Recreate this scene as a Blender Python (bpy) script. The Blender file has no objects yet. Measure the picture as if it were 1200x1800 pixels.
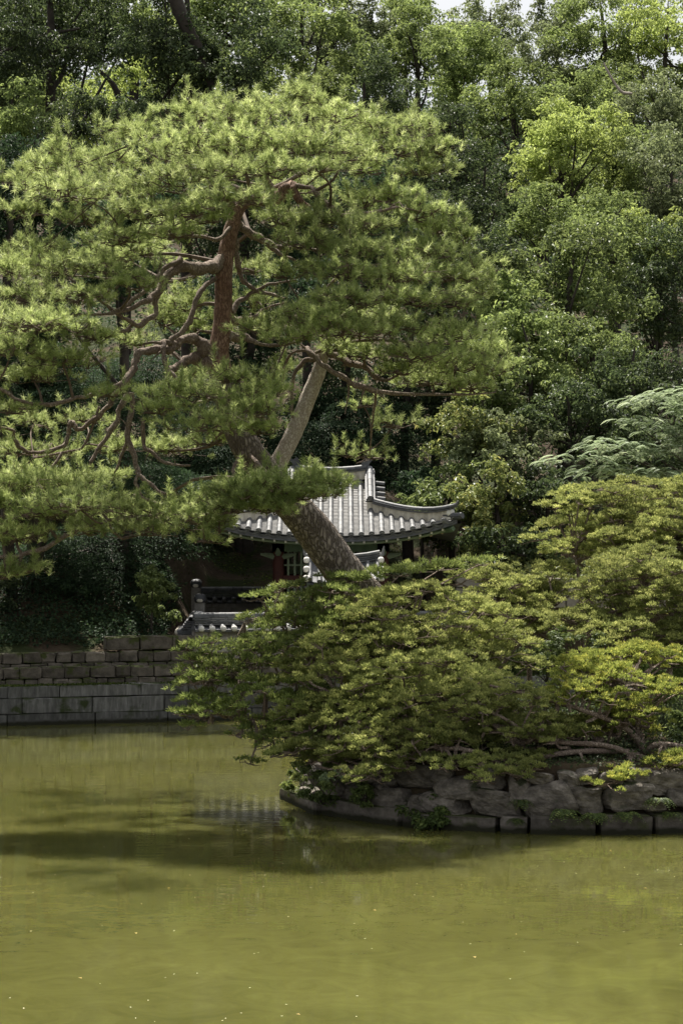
import bpy, math, random
import numpy as np
from mathutils import Vector, Matrix
pi = math.pi
# ------------------------------------------------------------------ camera, world, sun, exposure
scn = bpy.context.scene
COL = scn.collection
CAMZ = 4.0; F = 3500.0; HOR = 960.0
PITCH = math.atan((HOR - 900.0) / F)
cam_d = bpy.data.cameras.new('camera'); cam = bpy.data.objects.new('camera', cam_d); COL.objects.link(cam)
cam.location = (0, 0, CAMZ); cam.rotation_euler = (pi / 2 + PITCH, 0, 0)
cam_d.sensor_fit = 'VERTICAL'; cam_d.sensor_height = 36; cam_d.sensor_width = 24
cam_d.lens = 36 * F / 1800; cam_d.clip_start = 0.5; cam_d.clip_end = 1000
scn.camera = cam
SUN = Vector((-0.14, 0.46, 0.9)).normalized()          # direction towards the sun
world = bpy.data.worlds.new('World'); scn.world = world; world.use_nodes = True
wn = world.node_tree.nodes; wl = world.node_tree.links
bgn = wn['Background']
sky = wn.new('ShaderNodeTexSky'); sky.sky_type = 'NISHITA'; sky.sun_disc = False
sky.sun_elevation = math.asin(SUN.z); sky.sun_rotation = math.atan2(SUN.x, SUN.y)
sky.dust_density = 6.0; sky.air_density = 1.0; sky.ozone_density = 0.6
hsv = wn.new('ShaderNodeHueSaturation'); hsv.inputs['Saturation'].default_value = 0.42   # thin high cloud veil whitens the sky
wl.new(sky.outputs[0], hsv.inputs['Color'])
veil = wn.new('ShaderNodeMix'); veil.data_type = 'RGBA'; veil.inputs[0].default_value = 0.45; veil.inputs[7].default_value = (6.0, 6.1, 6.2, 1)
wl.new(hsv.outputs[0], veil.inputs[6]); wl.new(veil.outputs[2], bgn.inputs[0]); bgn.inputs[1].default_value = 0.075
sl = bpy.data.lights.new('sun', 'SUN'); so = bpy.data.objects.new('sun', sl); COL.objects.link(so)
sl.energy = 5.0; sl.angle = math.radians(0.5); sl.color = (1.0, 0.945, 0.85)
so.rotation_euler = SUN.to_track_quat('Z', 'Y').to_euler(); so.location = (-30, -10, 60)
scn.view_settings.view_transform = 'Standard'; scn.view_settings.look = 'None'
scn.view_settings.gamma = 1.0; scn.view_settings.exposure = 1.1; scn.view_settings.use_curve_mapping = False

# ------------------------------------------------------------------ helpers
CP, SP = math.cos(PITCH), math.sin(PITCH)
def P(px, py, Y):
    a = (px - 600.0) / F; b = (900.0 - py) / F
    dy = CP - b * SP; dz = SP + b * CP
    s = Y / dy
    return np.array([a * s, Y, CAMZ + dz * s])
def mpp(Y): return Y / F
def nrm(a):
    return a / np.maximum(np.linalg.norm(a, axis=-1, keepdims=True), 1e-9)
def RNG(s): return np.random.default_rng(s)
def rdir(r, n):
    return nrm(r.normal(size=(n, 3)))

class MB:
    def __init__(s): s.V = []; s.n = 0; s.F = {3: [], 4: []}; s.R = {3: [], 4: []}
    def add(s, V, Fc, rnd=0.5):
        V = np.asarray(V, float).reshape(-1, 3); Fc = np.asarray(Fc, int)
        k = Fc.shape[1]
        s.V.append(V); s.F[k].append(Fc + s.n)
        s.R[k].append(np.broadcast_to(np.asarray(rnd, float), (len(Fc),)))
        s.n += len(V)
    def mesh(s, name, smooth=False):
        me = bpy.data.meshes.new(name)
        V = np.concatenate(s.V); me.vertices.add(len(V)); me.vertices.foreach_set('co', V.astype(np.float32).ravel())
        idx = []; st = []; rr = []; o = 0
        for k in (3, 4):
            if s.F[k]:
                f = np.concatenate(s.F[k]); idx.append(f.ravel()); st.append(o + np.arange(len(f)) * k)
                rr.append(np.concatenate(s.R[k])); o += f.size
        idx = np.concatenate(idx); st = np.concatenate(st)
        me.loops.add(len(idx)); me.loops.foreach_set('vertex_index', idx.astype(np.int32))
        me.polygons.add(len(st)); me.polygons.foreach_set('loop_start', st.astype(np.int32))
        me.update(calc_edges=True)
        at = me.attributes.new('rnd', 'FLOAT', 'FACE'); at.data.foreach_set('value', np.concatenate(rr).astype(np.float32))
        me.polygons.foreach_set('use_smooth', np.full(len(st), smooth))
        me.validate(verbose=False)
        return me
    def build(s, name, mat, parent=None, smooth=False):
        me = s.mesh(name, smooth); me.materials.append(mat)
        return link(name, me, parent)
def link(name, me, parent=None, M=None):
    o = bpy.data.objects.new(name, me); COL.objects.link(o)
    if M is not None: o.matrix_world = M
    if parent is not None:
        o.parent = parent
        o.matrix_parent_inverse = Matrix.Translation(-Vector(parent['base'])) if parent.get('base') is not None else Matrix()
    return o
def tag(o, label=None, cat=None, group=None, kind=None):
    if label: o['label'] = label
    if cat: o['category'] = cat
    if group: o['group'] = group
    if kind: o['kind'] = kind
    return o
BASES = []
def thing(name, loc, label, cat, group=None):
    o = bpy.data.objects.new(name, None); COL.objects.link(o); o.location = tuple(loc)
    o['base'] = tuple(float(v) for v in loc); BASES.append(o)
    o.empty_display_size = 0.1
    return tag(o, label, cat, group)

# rounded, slightly irregular block: superellipsoid cube
_cache = {}
def cube_grid(n):
    if n in _cache: return _cache[n]
    t = np.linspace(-1, 1, n + 1); vs = {}; V = []; Fs = []
    def vid(p):
        k = tuple(np.round(p, 5))
        if k not in vs: vs[k] = len(V); V.append(p)
        return vs[k]
    for ax in range(3):
        for sg in (-1, 1):
            a, b = [(1, 2), (2, 0), (0, 1)][ax]
            for i in range(n):
                for j in range(n):
                    q = []
                    for (u, v) in ((t[i], t[j]), (t[i+1], t[j]), (t[i+1], t[j+1]), (t[i], t[j+1])):
                        p = np.zeros(3); p[ax] = sg; p[a] = u; p[b] = v; q.append(vid(p))
                    Fs.append(q if sg > 0 else q[::-1])
    _cache[n] = (np.array(V), np.array(Fs)); return _cache[n]
def block(size, k=8, n=3, jit=0.03, r=None, warp=0.0):
    V, Fc = cube_grid(n)
    if k > 7: V = np.sign(V) * np.abs(V) ** 0.55 if n > 2 else V * 1.0   # push rings to the edges
    nn = (np.abs(V) ** k).sum(1) ** (1.0 / k)
    V = V / nn[:, None]
    if r is not None:
        V = V + r.normal(size=V.shape) * jit
        if warp:
            c = V.copy(); ph = r.uniform(0, 6, 6)
            for a in range(3):
                V[:, a] += warp * (np.sin(c[:, (a+1) % 3] * 1.7 + ph[a]) + np.sin(c[:, (a+2) % 3] * 2.3 + ph[a+3])) * 0.5
    return V * np.asarray(size) / 2.0, Fc
def ashlar(size, bev=.02, jit=.15, r=None):
    V, Fc = cube_grid(3); h = np.asarray(size)/2.0; bev = min(bev, h.min()*.45)
    W = np.sign(V)*np.where(np.abs(V) > .9, h, h - bev); out = (np.abs(V) > .9); cnt = out.sum(1)
    W = W - np.sign(V)*out*np.where(cnt == 2, bev*.3, np.where(cnt == 3, bev*.42, 0))[:, None]
    if r is not None: W = W + r.normal(size=W.shape)*bev*jit
    return W, Fc
def box(mb, c, s, rot=0.0, rnd=0.5, tilt=None):
    V = np.array([[x, y, z] for x in (-.5, .5) for y in (-.5, .5) for z in (-.5, .5)]) * np.asarray(s)
    if tilt is not None: V = V @ np.array(tilt).T
    if rot: cs, sn = math.cos(rot), math.sin(rot); V = V @ np.array([[cs, sn, 0], [-sn, cs, 0], [0, 0, 1]])
    mb.add(V + np.asarray(c), [[0, 1, 3, 2], [4, 6, 7, 5], [0, 4, 5, 1], [2, 3, 7, 6], [0, 2, 6, 4], [1, 5, 7, 3]], rnd)
def catmull(p, m):
    p = np.asarray(p, float); n = len(p)
    if n < 3: 
        t = np.linspace(0, 1, m + 1)[:, None]; return p[0] * (1 - t) + p[-1] * t
    q = np.vstack([2 * p[0] - p[1], p, 2 * p[-1] - p[-2]]); out = []
    for i in range(n - 1):
        a, b, c, d = q[i], q[i+1], q[i+2], q[i+3]
        for t in np.linspace(0, 1, m, endpoint=False):
            out.append(0.5 * ((2*b) + (-a+c)*t + (2*a-5*b+4*c-d)*t*t + (-a+3*b-3*c+d)*t**3))
    out.append(p[-1]); return np.array(out)
def tube(mb, pts, rad, sides=8, m=4, rough=0.0, r=None, cap=True, rnd=0.5):
    pr = np.column_stack([np.asarray(pts, float), np.asarray(rad, float)])
    c = catmull(pr, m); pts = c[:, :3]; rad = np.maximum(c[:, 3], 0.001); n = len(pts)
    T = nrm(np.gradient(pts, axis=0)); 
    up = np.array([0, 0, 1.0]) if abs(T[0][2]) < 0.9 else np.array([1.0, 0, 0])
    N = np.cross(T[0], up); N /= np.linalg.norm(N); V = []
    ang = np.arange(sides) * 2 * pi / sides
    for i in range(n):
        N = N - T[i] * N.dot(T[i]); N /= max(np.linalg.norm(N), 1e-9); B = np.cross(T[i], N)
        rr = rad[i] * (1 + (r.normal(size=sides) * rough if r is not None else 0))
        V.append(pts[i] + (np.cos(ang)[:, None] * N + np.sin(ang)[:, None] * B) * np.reshape(rr, (-1, 1)) * np.ones((sides, 1)))
    V = np.concatenate(V); i = np.arange(n - 1)[:, None] * sides; j = np.arange(sides)[None, :]; j2 = (j + 1) % sides
    Fc = np.stack([i + j, i + j2, i + sides + j2, i + sides + j], -1).reshape(-1, 4)
    mb.add(V, Fc, rnd)
    if cap:
        for b, e, fl in ((0, pts[0], True), ((n-1)*sides, pts[-1], False)):
            cv = np.vstack([V[b:b+sides], e]); a = np.arange(sides); f = np.stack([a, (a+1) % sides, np.full(sides, sides)], 1)
            mb.add(cv, f[:, ::-1] if fl else f, rnd)
def sticks(mb, A, B, r0, r1, bend=0.1, r=None):
    A = np.asarray(A); B = np.asarray(B); n = len(A)
    if n == 0: return
    M = (A + B) / 2 + (r.normal(size=A.shape) if r is not None else 0) * bend * np.linalg.norm(B - A, axis=1, keepdims=True)
    T = nrm(B - A); U = nrm(np.cross(T, np.array([0.3, 0.2, 0.93]))); W = np.cross(T, U); V = []
    for pt, rr in ((A, r0), (M, (r0 + r1) / 2), (B, r1)):
        for a in (0, 2*pi/3, 4*pi/3):
            V.append(pt + (U * math.cos(a) + W * math.sin(a)) * np.reshape(rr, (-1, 1)))
    V = np.stack(V, 1).reshape(-1, 3); base = (np.arange(n) * 9)[:, None]
    f = np.array([[0,1,4,3],[1,2,5,4],[2,0,3,5],[3,4,7,6],[4,5,8,7],[5,3,6,8]]).reshape(1, -1)
    mb.add(V, (base + f).reshape(-1, 4), 0.5)
def leaves(mb, C, D, N, L, W, rnd, fold=0.15):
    D = nrm(D); S = nrm(np.cross(D, N)); N = np.cross(S, D)
    L = np.reshape(L, (-1, 1)); W = np.reshape(W, (-1, 1))
    mid = C + D * L * 0.45 + N * L * fold
    V = np.stack([C, mid + S * W / 2 - N*L*0.0, C + D * L, mid - S * W / 2], 1)
    V[:, 2] -= N * L * fold * 0.5
    n = len(C); mb.add(V.reshape(-1, 3), np.arange(n * 4).reshape(-1, 4), rnd)
def spikes(mb, C, D, L, W, rnd, r):
    S = nrm(np.cross(D, rdir(r, len(C)))); L = np.reshape(L, (-1, 1)); W = np.reshape(W, (-1, 1))
    V = np.stack([C - S * W / 2, C + S * W / 2, C + D * L], 1)
    mb.add(V.reshape(-1, 3), np.arange(len(C) * 3).reshape(-1, 3), rnd)

# ------------------------------------------------------------------ materials
def newmat(name):
    m = bpy.data.materials.new(name); m.use_nodes = True; nt = m.node_tree
    return m, nt, nt.nodes, nt.links, nt.nodes['Principled BSDF']
def ramp(nd, stops):
    rp = nd.new('ShaderNodeValToRGB'); e = rp.color_ramp.elements
    while len(e) < len(stops): e.new(0.5)
    for el, (p, c) in zip(e, stops): el.position = p; el.color = (*c, 1)
    return rp
def solid(name, stops, scale=3.0, rough=0.85, bump=0.3, bscale=20.0, spec=0.3, stretch=None, dist=0.02, moss=None, rnd_amt=0.0, wet=False):
    m, nt, nd, lk, bs = newmat(name)
    tc = nd.new('ShaderNodeNewGeometry'); mp = nd.new('ShaderNodeMapping'); lk.new(tc.outputs['Position'], mp.inputs[0])
    if stretch: mp.inputs['Scale'].default_value = stretch
    n1 = nd.new('ShaderNodeTexNoise'); n1.inputs['Scale'].default_value = scale; n1.inputs['Detail'].default_value = 8; n1.inputs['Roughness'].default_value = 0.65
    lk.new(mp.outputs[0], n1.inputs['Vector'])
    rp = ramp(nd, stops); lk.new(n1.outputs[0], rp.inputs[0]); out = rp.outputs[0]
    if rnd_amt:
        oi = nd.new('ShaderNodeObjectInfo'); mm = nd.new('ShaderNodeMapRange'); lk.new(oi.outputs['Random'], mm.inputs[0])
        mm.inputs[3].default_value = 1 - rnd_amt; mm.inputs[4].default_value = 1 + rnd_amt
        mx = nd.new('ShaderNodeMix'); mx.data_type = 'RGBA'; mx.blend_type = 'MULTIPLY'; mx.inputs[0].default_value = 1
        lk.new(out, mx.inputs[6]); lk.new(mm.outputs[0], mx.inputs[7]); out = mx.outputs[2]
    if moss:
        n3 = nd.new('ShaderNodeTexNoise'); n3.inputs['Scale'].default_value = moss[1]; n3.inputs['Detail'].default_value = 6; lk.new(tc.outputs['Position'], n3.inputs['Vector'])
        sx = nd.new('ShaderNodeSeparateXYZ'); lk.new(tc.outputs['Normal'], sx.inputs[0])
        ad = nd.new('ShaderNodeMath'); ad.operation = 'MULTIPLY_ADD'; lk.new(sx.outputs[2], ad.inputs[0]); ad.inputs[1].default_value = 0.16; lk.new(n3.outputs[0], ad.inputs[2])
        mr = nd.new('ShaderNodeMapRange'); lk.new(ad.outputs[0], mr.inputs[0]); mr.inputs[1].default_value = moss[2]; mr.inputs[2].default_value = moss[2] + 0.08
        mx = nd.new('ShaderNodeMix'); mx.data_type = 'RGBA'; lk.new(mr.outputs[0], mx.inputs[0]); lk.new(out, mx.inputs[6]); mx.inputs[7].default_value = (*moss[0], 1); out = mx.outputs[2]
    if wet:
        sz = nd.new('ShaderNodeSeparateXYZ'); lk.new(tc.outputs['Position'], sz.inputs[0]); wa = nd.new('ShaderNodeMath'); wa.operation = 'MULTIPLY_ADD'; lk.new(n1.outputs[0], wa.inputs[0]); wa.inputs[1].default_value = -.16; lk.new(sz.outputs[2], wa.inputs[2])
        wr = nd.new('ShaderNodeMapRange'); lk.new(wa.outputs[0], wr.inputs[0]); wr.inputs[1].default_value = -.02; wr.inputs[2].default_value = .03
        mw = nd.new('ShaderNodeMix'); mw.data_type = 'RGBA'; lk.new(wr.outputs[0], mw.inputs[0]); mw.inputs[6].default_value = (.022,.022,.012,1); lk.new(out, mw.inputs[7]); out = mw.outputs[2]
    lk.new(out, bs.inputs['Base Color']); bs.inputs['Roughness'].default_value = rough; bs.inputs['Specular IOR Level'].default_value = spec
    if bump:
        n2 = nd.new('ShaderNodeTexNoise'); n2.inputs['Scale'].default_value = bscale; n2.inputs['Detail'].default_value = 6; lk.new(mp.outputs[0], n2.inputs['Vector'])
        bp = nd.new('ShaderNodeBump'); bp.inputs['Strength'].default_value = bump; bp.inputs['Distance'].default_value = dist
        lk.new(n2.outputs[0], bp.inputs['Height']); lk.new(bp.outputs[0], bs.inputs['Normal'])
    return m
def foliage(name, c1, c2, c3, rough=0.5, spec=0.35, tr=0.3, nscale=0.7, namt=0.35):
    m, nt, nd, lk, bs = newmat(name)
    at = nd.new('ShaderNodeAttribute'); at.attribute_name = 'rnd'
    rp = ramp(nd, [(0.0, c1), (0.62, c2), (1.0, c3)]); lk.new(at.outputs['Fac'], rp.inputs[0])
    g = nd.new('ShaderNodeNewGeometry'); n1 = nd.new('ShaderNodeTexNoise'); n1.inputs['Scale'].default_value = nscale; n1.inputs['Detail'].default_value = 3
    lk.new(g.outputs['Position'], n1.inputs['Vector'])
    mr = nd.new('ShaderNodeMapRange'); lk.new(n1.outputs[0], mr.inputs[0]); mr.inputs[1].default_value = 0.3; mr.inputs[2].default_value = 0.7
    mr.inputs[3].default_value = 1 - namt; mr.inputs[4].default_value = 1 + namt
    mx = nd.new('ShaderNodeMix'); mx.data_type = 'RGBA'; mx.blend_type = 'MULTIPLY'; mx.inputs[0].default_value = 1
    lk.new(rp.outputs[0], mx.inputs[6]); lk.new(mr.outputs[0], mx.inputs[7])
    lk.new(mx.outputs[2], bs.inputs['Base Color']); bs.inputs['Roughness'].default_value = rough; bs.inputs['Specular IOR Level'].default_value = spec
    t = nd.new('ShaderNodeBsdfTranslucent'); hs = nd.new('ShaderNodeHueSaturation'); hs.inputs['Value'].default_value = 1.5; hs.inputs['Hue'].default_value = 0.485
    lk.new(mx.outputs[2], hs.inputs['Color']); lk.new(hs.outputs[0], t.inputs[0])
    ms = nd.new('ShaderNodeMixShader'); ms.inputs[0].default_value = tr
    lk.new(bs.outputs[0], ms.inputs[1]); lk.new(t.outputs[0], ms.inputs[2])
    out = [n for n in nd if n.type == 'OUTPUT_MATERIAL'][0]; lk.new(ms.outputs[0], out.inputs[0])
    return m
M = {}
M['needle'] = foliage('pine_needle', (.13,.18,.058), (.285,.355,.125), (.51,.58,.27), .5, .3, .5, .6, .25)
M['juniper'] = foliage('juniper', (.095,.122,.038), (.22,.255,.078), (.42,.44,.16), .6, .2, .42, .9, .3)
M['yew'] = foliage('yew_spray', (.065,.095,.027), (.15,.20,.055), (.29,.33,.11), .5, .3, .42, .9, .3)
M['gold'] = foliage('golden_juniper', (.10,.14,.03), (.21,.25,.058), (.44,.43,.085), .6, .2, .42, 1.2, .35)
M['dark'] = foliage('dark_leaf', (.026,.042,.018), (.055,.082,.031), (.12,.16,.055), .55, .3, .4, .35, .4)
M['maple'] = foliage('shaded_leaf', (.016,.032,.016), (.032,.060,.027), (.06,.10,.04), .6, .2, .35, .35, .35)  # near-black green; the shade under the trees is put into this leaf colour
M['mid'] = foliage('mid_leaf', (.07,.10,.036), (.15,.205,.064), (.27,.34,.11), .55, .2, .45, .25, .4)
M['grey'] = foliage('grey_leaf', (.08,.10,.05), (.15,.185,.085), (.25,.30,.14), .55, .25, .4, .25, .35)  # greyed green, with the far trees' haze put into the colour
M['bright'] = foliage('bright_leaf', (.13,.17,.05), (.26,.33,.09), (.33,.41,.14), .55, .25, .45, .3, .3)
M['glossy'] = foliage('glossy_leaf', (.055,.08,.028), (.14,.19,.06), (.27,.33,.12), .5, .3, .42, .4, .4)
M['silk'] = foliage('silk_frond', (.13,.18,.09), (.24,.31,.17), (.40,.47,.28), .6, .3, .35, .6, .2)
M['vine'] = foliage('vine_leaf', (.08,.11,.03), (.18,.22,.07), (.38,.38,.12), .45, .4, .35, 1.0, .3)
M['fern'] = foliage('fern_leaf', (.045,.07,.02), (.085,.125,.034), (.17,.21,.06), .55, .25, .35, 1, .3)
M['moss'] = foliage('moss_leaf', (.03,.045,.012), (.06,.085,.02), (.11,.14,.03), .8, .1, .1, 1, .3)
def bark(name, a, b, c, plate=9.0, str_=0.9, stz=0.45):
    m, nt, nd, lk, bs = newmat(name)
    g = nd.new('ShaderNodeNewGeometry'); mp = nd.new('ShaderNodeMapping'); mp.inputs['Scale'].default_value = (1, 1, stz); lk.new(g.outputs['Position'], mp.inputs[0])
    vo = nd.new('ShaderNodeTexVoronoi'); vo.feature = 'DISTANCE_TO_EDGE'; vo.inputs['Scale'].default_value = plate
    nz = nd.new('ShaderNodeTexNoise'); nz.inputs['Scale'].default_value = plate; nz.inputs['Detail'].default_value = 6; lk.new(mp.outputs[0], nz.inputs['Vector'])
    mxv = nd.new('ShaderNodeMix'); mxv.data_type = 'RGBA'; mxv.inputs[0].default_value = 0.10; lk.new(mp.outputs[0], mxv.inputs[6]); lk.new(nz.outputs['Color'], mxv.inputs[7]); lk.new(mxv.outputs[2], vo.inputs['Vector'])
    mr = nd.new('ShaderNodeMapRange'); lk.new(vo.outputs['Distance'], mr.inputs[0]); mr.inputs[2].default_value = 0.28
    n1 = nd.new('ShaderNodeTexNoise'); n1.inputs['Scale'].default_value = 2.2; n1.inputs['Detail'].default_value = 7; lk.new(g.outputs['Position'], n1.inputs['Vector'])
    rp = ramp(nd, [(0.32, b), (0.62, c)]); lk.new(n1.outputs[0], rp.inputs[0])
    mx = nd.new('ShaderNodeMix'); mx.data_type = 'RGBA'; lk.new(mr.outputs[0], mx.inputs[0]); mx.inputs[6].default_value = (*a, 1); lk.new(rp.outputs[0], mx.inputs[7])
    lk.new(mx.outputs[2], bs.inputs['Base Color']); bs.inputs['Roughness'].default_value = 0.85; bs.inputs['Specular IOR Level'].default_value = .25
    sm = nd.new('ShaderNodeMath'); sm.operation = 'MULTIPLY_ADD'; lk.new(nz.outputs[0], sm.inputs[0]); sm.inputs[1].default_value = .6; lk.new(mr.outputs[0], sm.inputs[2])
    bp = nd.new('ShaderNodeBump'); bp.inputs['Strength'].default_value = str_; bp.inputs['Distance'].default_value = 0.03; lk.new(sm.outputs[0], bp.inputs['Height']); lk.new(bp.outputs[0], bs.inputs['Normal'])
    return m
M['bark_grey'] = bark('bark_grey_plates', (.09,.07,.055), (.19,.155,.125), (.34,.29,.245), 17, 1.0, .34)
M['bark_red'] = bark('bark_red', (.10,.055,.038), (.20,.112,.075), (.32,.21,.155), 26, .5, .35)
M['bark_pale'] = bark('bark_pale', (.26,.21,.165), (.42,.36,.30), (.60,.54,.46), 30, .4, .45)
M['bark_limb'] = bark('bark_limb', (.10,.07,.052), (.21,.155,.12), (.38,.31,.25), 34, .5, .5)
M['twig'] = solid('twig', [(.3,(.06,.042,.03)), (.7,(.15,.11,.08))], 6, .9, .3)
M['bark_dark'] = solid('bark_dark', [(.3,(.022,.018,.014)), (.7,(.07,.058,.046))], 3, .9, .5)
M['granite'] = solid('granite_block', [(.25,(.045,.044,.041)), (.5,(.11,.108,.10)), (.75,(.21,.205,.195))], 5, .85, .5, 30, .3, (2.2,2.2,.5), .015, moss=((.04,.052,.018), 2.2, .58), rnd_amt=.35, wet=True)
M['terrace'] = solid('terrace_stone', [(.3,(.06,.052,.042)), (.7,(.18,.155,.125))], 5, .9, .6, 24, .2, None, .02, moss=((.055,.065,.02), 3.5, .57), rnd_amt=.3)
M['boulder'] = solid('boulder', [(.25,(.035,.031,.026)), (.5,(.115,.10,.083)), (.75,(.27,.24,.20))], 5, .85, 1.0, 9, .3, (1,1,1.6), .05, moss=((.03,.035,.014), 2.5, .66), rnd_amt=.25)
M['kerb'] = solid('island_kerb', [(.3,(.06,.052,.043)), (.7,(.17,.15,.13))], 6, .9, .5, 26, .2, None, .015, moss=((.05,.055,.022), 2.0, .56), rnd_amt=.3, wet=True)
M['soil'] = solid('soil', [(.3,(.03,.022,.015)), (.5,(.06,.044,.029)), (.7,(.07,.06,.032))], 1.2, .95, .7, 9, .1, None, .08, moss=((.03,.038,.014), 0.7, .62))
M['mortar'] = solid('dark_soil', [(.3,(.02,.017,.013)), (.7,(.05,.04,.03))], 3, .95, .5)
M['tile'] = solid('roof_tile', [(.3,(.055,.058,.062)), (.5,(.10,.103,.107)), (.75,(.175,.17,.16))], 6, .6, .25, 30, .45, None, .008, rnd_amt=.3)
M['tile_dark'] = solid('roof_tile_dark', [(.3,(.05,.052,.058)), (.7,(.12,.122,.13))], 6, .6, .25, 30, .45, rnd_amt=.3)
M['pan'] = solid('pan_tile_grey', [(.3,(.12,.12,.12)), (.6,(.22,.215,.205))], 5, .7, .2, 30, .3)
M['plaster'] = solid('lime_plaster', [(.30,(.20,.175,.14)), (.44,(.48,.44,.36)), (.64,(.78,.73,.62))], 3.5, .9, .3, 20, .2, (1,1,.45), .01)
M['white'] = solid('white_lime', [(.3,(.55,.53,.48)), (.7,(.80,.78,.74))], 6, .9, .2)
M['green_wood'] = solid('green_painted_wood', [(.3,(.07,.11,.065)), (.7,(.14,.20,.12))], 5, .7, .2, 20, .3)
M['green_light'] = solid('pale_green_wood', [(.3,(.16,.21,.14)), (.7,(.26,.31,.21))], 5, .7, .2)
M['red_wood'] = solid('red_painted_wood', [(.3,(.05,.016,.013)), (.7,(.10,.032,.026))], 4, .65, .2, 20, .3)
M['pink'] = solid('rafter_end_pink', [(.3,(.45,.27,.20)), (.7,(.62,.44,.34))], 20, .8, .1)
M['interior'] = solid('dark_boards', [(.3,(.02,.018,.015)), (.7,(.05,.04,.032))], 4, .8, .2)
M['brick'] = solid('grey_brick', [(.3,(.16,.15,.135)), (.7,(.34,.32,.29))], 8, .9, .3, 30, .2, rnd_amt=.25)
M['lowwall'] = solid('low_wall', [(.3,(.16,.14,.12)), (.7,(.34,.31,.28))], 2, .9, .5, 16, .2)
M['bud'] = solid('dead_leaf', [(.3,(.22,.15,.05)), (.7,(.36,.24,.08))], 6, .7, 0)

# water: murky green pond, body colour seen by diffuse scattering under a smooth dielectric surface
def water_mat():
    m, nt, nd, lk, bs = newmat('pond_water')
    g = nd.new('ShaderNodeNewGeometry'); n1 = nd.new('ShaderNodeTexNoise'); n1.inputs['Scale'].default_value = .35; n1.inputs['Detail'].default_value = 4
    lk.new(g.outputs['Position'], n1.inputs['Vector'])
    rp = ramp(nd, [(.35, (.066,.067,.019)), (.65, (.080,.080,.023))]); lk.new(n1.outputs[0], rp.inputs[0])
    n4 = nd.new('ShaderNodeTexNoise'); n4.inputs['Scale'].default_value = 1.6; n4.inputs['Detail'].default_value = 8; n4.inputs['Roughness'].default_value = .7; n4.inputs['Distortion'].default_value = 1.6; lk.new(g.outputs['Position'], n4.inputs['Vector'])
    m4 = nd.new('ShaderNodeMapRange'); lk.new(n4.outputs[0], m4.inputs[0]); m4.inputs[1].default_value = .3; m4.inputs[2].default_value = .7; m4.inputs[3].default_value = .82; m4.inputs[4].default_value = 1.2
    x4 = nd.new('ShaderNodeMix'); x4.data_type = 'RGBA'; x4.blend_type = 'MULTIPLY'; x4.inputs[0].default_value = 1; lk.new(rp.outputs[0], x4.inputs[6]); lk.new(m4.outputs[0], x4.inputs[7]); lk.new(x4.outputs[2], bs.inputs['Base Color'])
    bs.subsurface_method = 'BURLEY'; bs.inputs['Subsurface Weight'].default_value = 1.0; bs.inputs['Subsurface Radius'].default_value = (1, 1, .5); bs.inputs['Subsurface Scale'].default_value = .7
    bs.inputs['IOR'].default_value = 1.33; bs.inputs['Roughness'].default_value = .015; bs.inputs['Specular IOR Level'].default_value = .5
    mp = nd.new('ShaderNodeMapping'); mp.inputs['Scale'].default_value = (.55, 1.6, 1); lk.new(g.outputs['Position'], mp.inputs[0])
    n2 = nd.new('ShaderNodeTexNoise'); n2.inputs['Scale'].default_value = 4.5; n2.inputs['Detail'].default_value = 3; lk.new(mp.outputs[0], n2.inputs['Vector'])
    n3 = nd.new('ShaderNodeTexNoise'); n3.inputs['Scale'].default_value = .22; n3.inputs['Detail'].default_value = 2; lk.new(g.outputs['Position'], n3.inputs['Vector'])
    mu = nd.new('ShaderNodeMath'); mu.operation = 'MULTIPLY'; lk.new(n2.outputs[0], mu.inputs[0]); lk.new(n3.outputs[0], mu.inputs[1])
    bp = nd.new('ShaderNodeBump'); bp.inputs['Strength'].default_value = .3; bp.inputs['Distance'].default_value = .009
    lk.new(mu.outputs[0], bp.inputs['Height']); lk.new(bp.outputs[0], bs.inputs['Normal'])
    return m
M['water'] = water_mat()

# ------------------------------------------------------------------ terrain
EA = 0.30                                     # slope dY/dX of the far embankment line
def bankY(x): return 44.35 + EA * (np.minimum(x, 6.0) + 7.54)
def sstep(a, b, x):
    t = np.clip((x - a) / (b - a), 0, 1); return t * t * (3 - 2 * t)
def ground(x, y):
    x = np.asarray(x, float); y = np.asarray(y, float)
    d = y - bankY(x)
    prof = np.interp(d, [-.01, .0, .25, .5, .95, 1.0, 1.35, 1.4, 1.8, 2.6, 4, 9.5, 11, 15, 25, 64, 105, 175], [-1.4, -1.4, -1.4, .72, .74, 1.05, 1.08, 1.3, 1.5, 1.68, 1.75, 2.05, 2.9, 4.4, 8.3, 24, 37, 39])
    left = sstep(-3.6, -5.2, x) * sstep(1.6, 6.5, d) * 2.0 * (1 - sstep(12, 25, d))
    dr = y - 49.4
    right = sstep(2.6, 3.4, x) * sstep(0, .3, dr) * (1.1 + np.clip(dr, 0, 5) * .28) * (1 - sstep(8, 20, dr))
    z = prof + left + right
    z = z + np.where(d > 2.5, .18 * np.sin(x * .9 + y * .5) * np.sin(y * .7 - x * .3) * np.clip((d-2.5)/5, 0, 1) * 2, 0)
    pond = (x > -10.5) & (x < 24) & (y > 3.0)
    z = np.where((d < .3) & ~pond, .9, z)
    return z
xs = np.unique(np.concatenate([np.linspace(-160, -22, 24), np.linspace(-22, 26, 193), np.linspace(26, 160, 24)]))
ys = np.unique(np.concatenate([np.linspace(-80, 0, 10), np.linspace(0, 40, 41), np.linspace(40, 64, 161), np.linspace(64, 150, 87), np.linspace(150, 320, 12)]))
X, Yg = np.meshgrid(xs, ys); Z = ground(X, Yg)
V = np.stack([X, Yg, Z], -1).reshape(-1, 3); nx = len(xs); i = np.arange(len(ys)-1)[:, None]*nx; j = np.arange(nx-1)[None, :]
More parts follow.
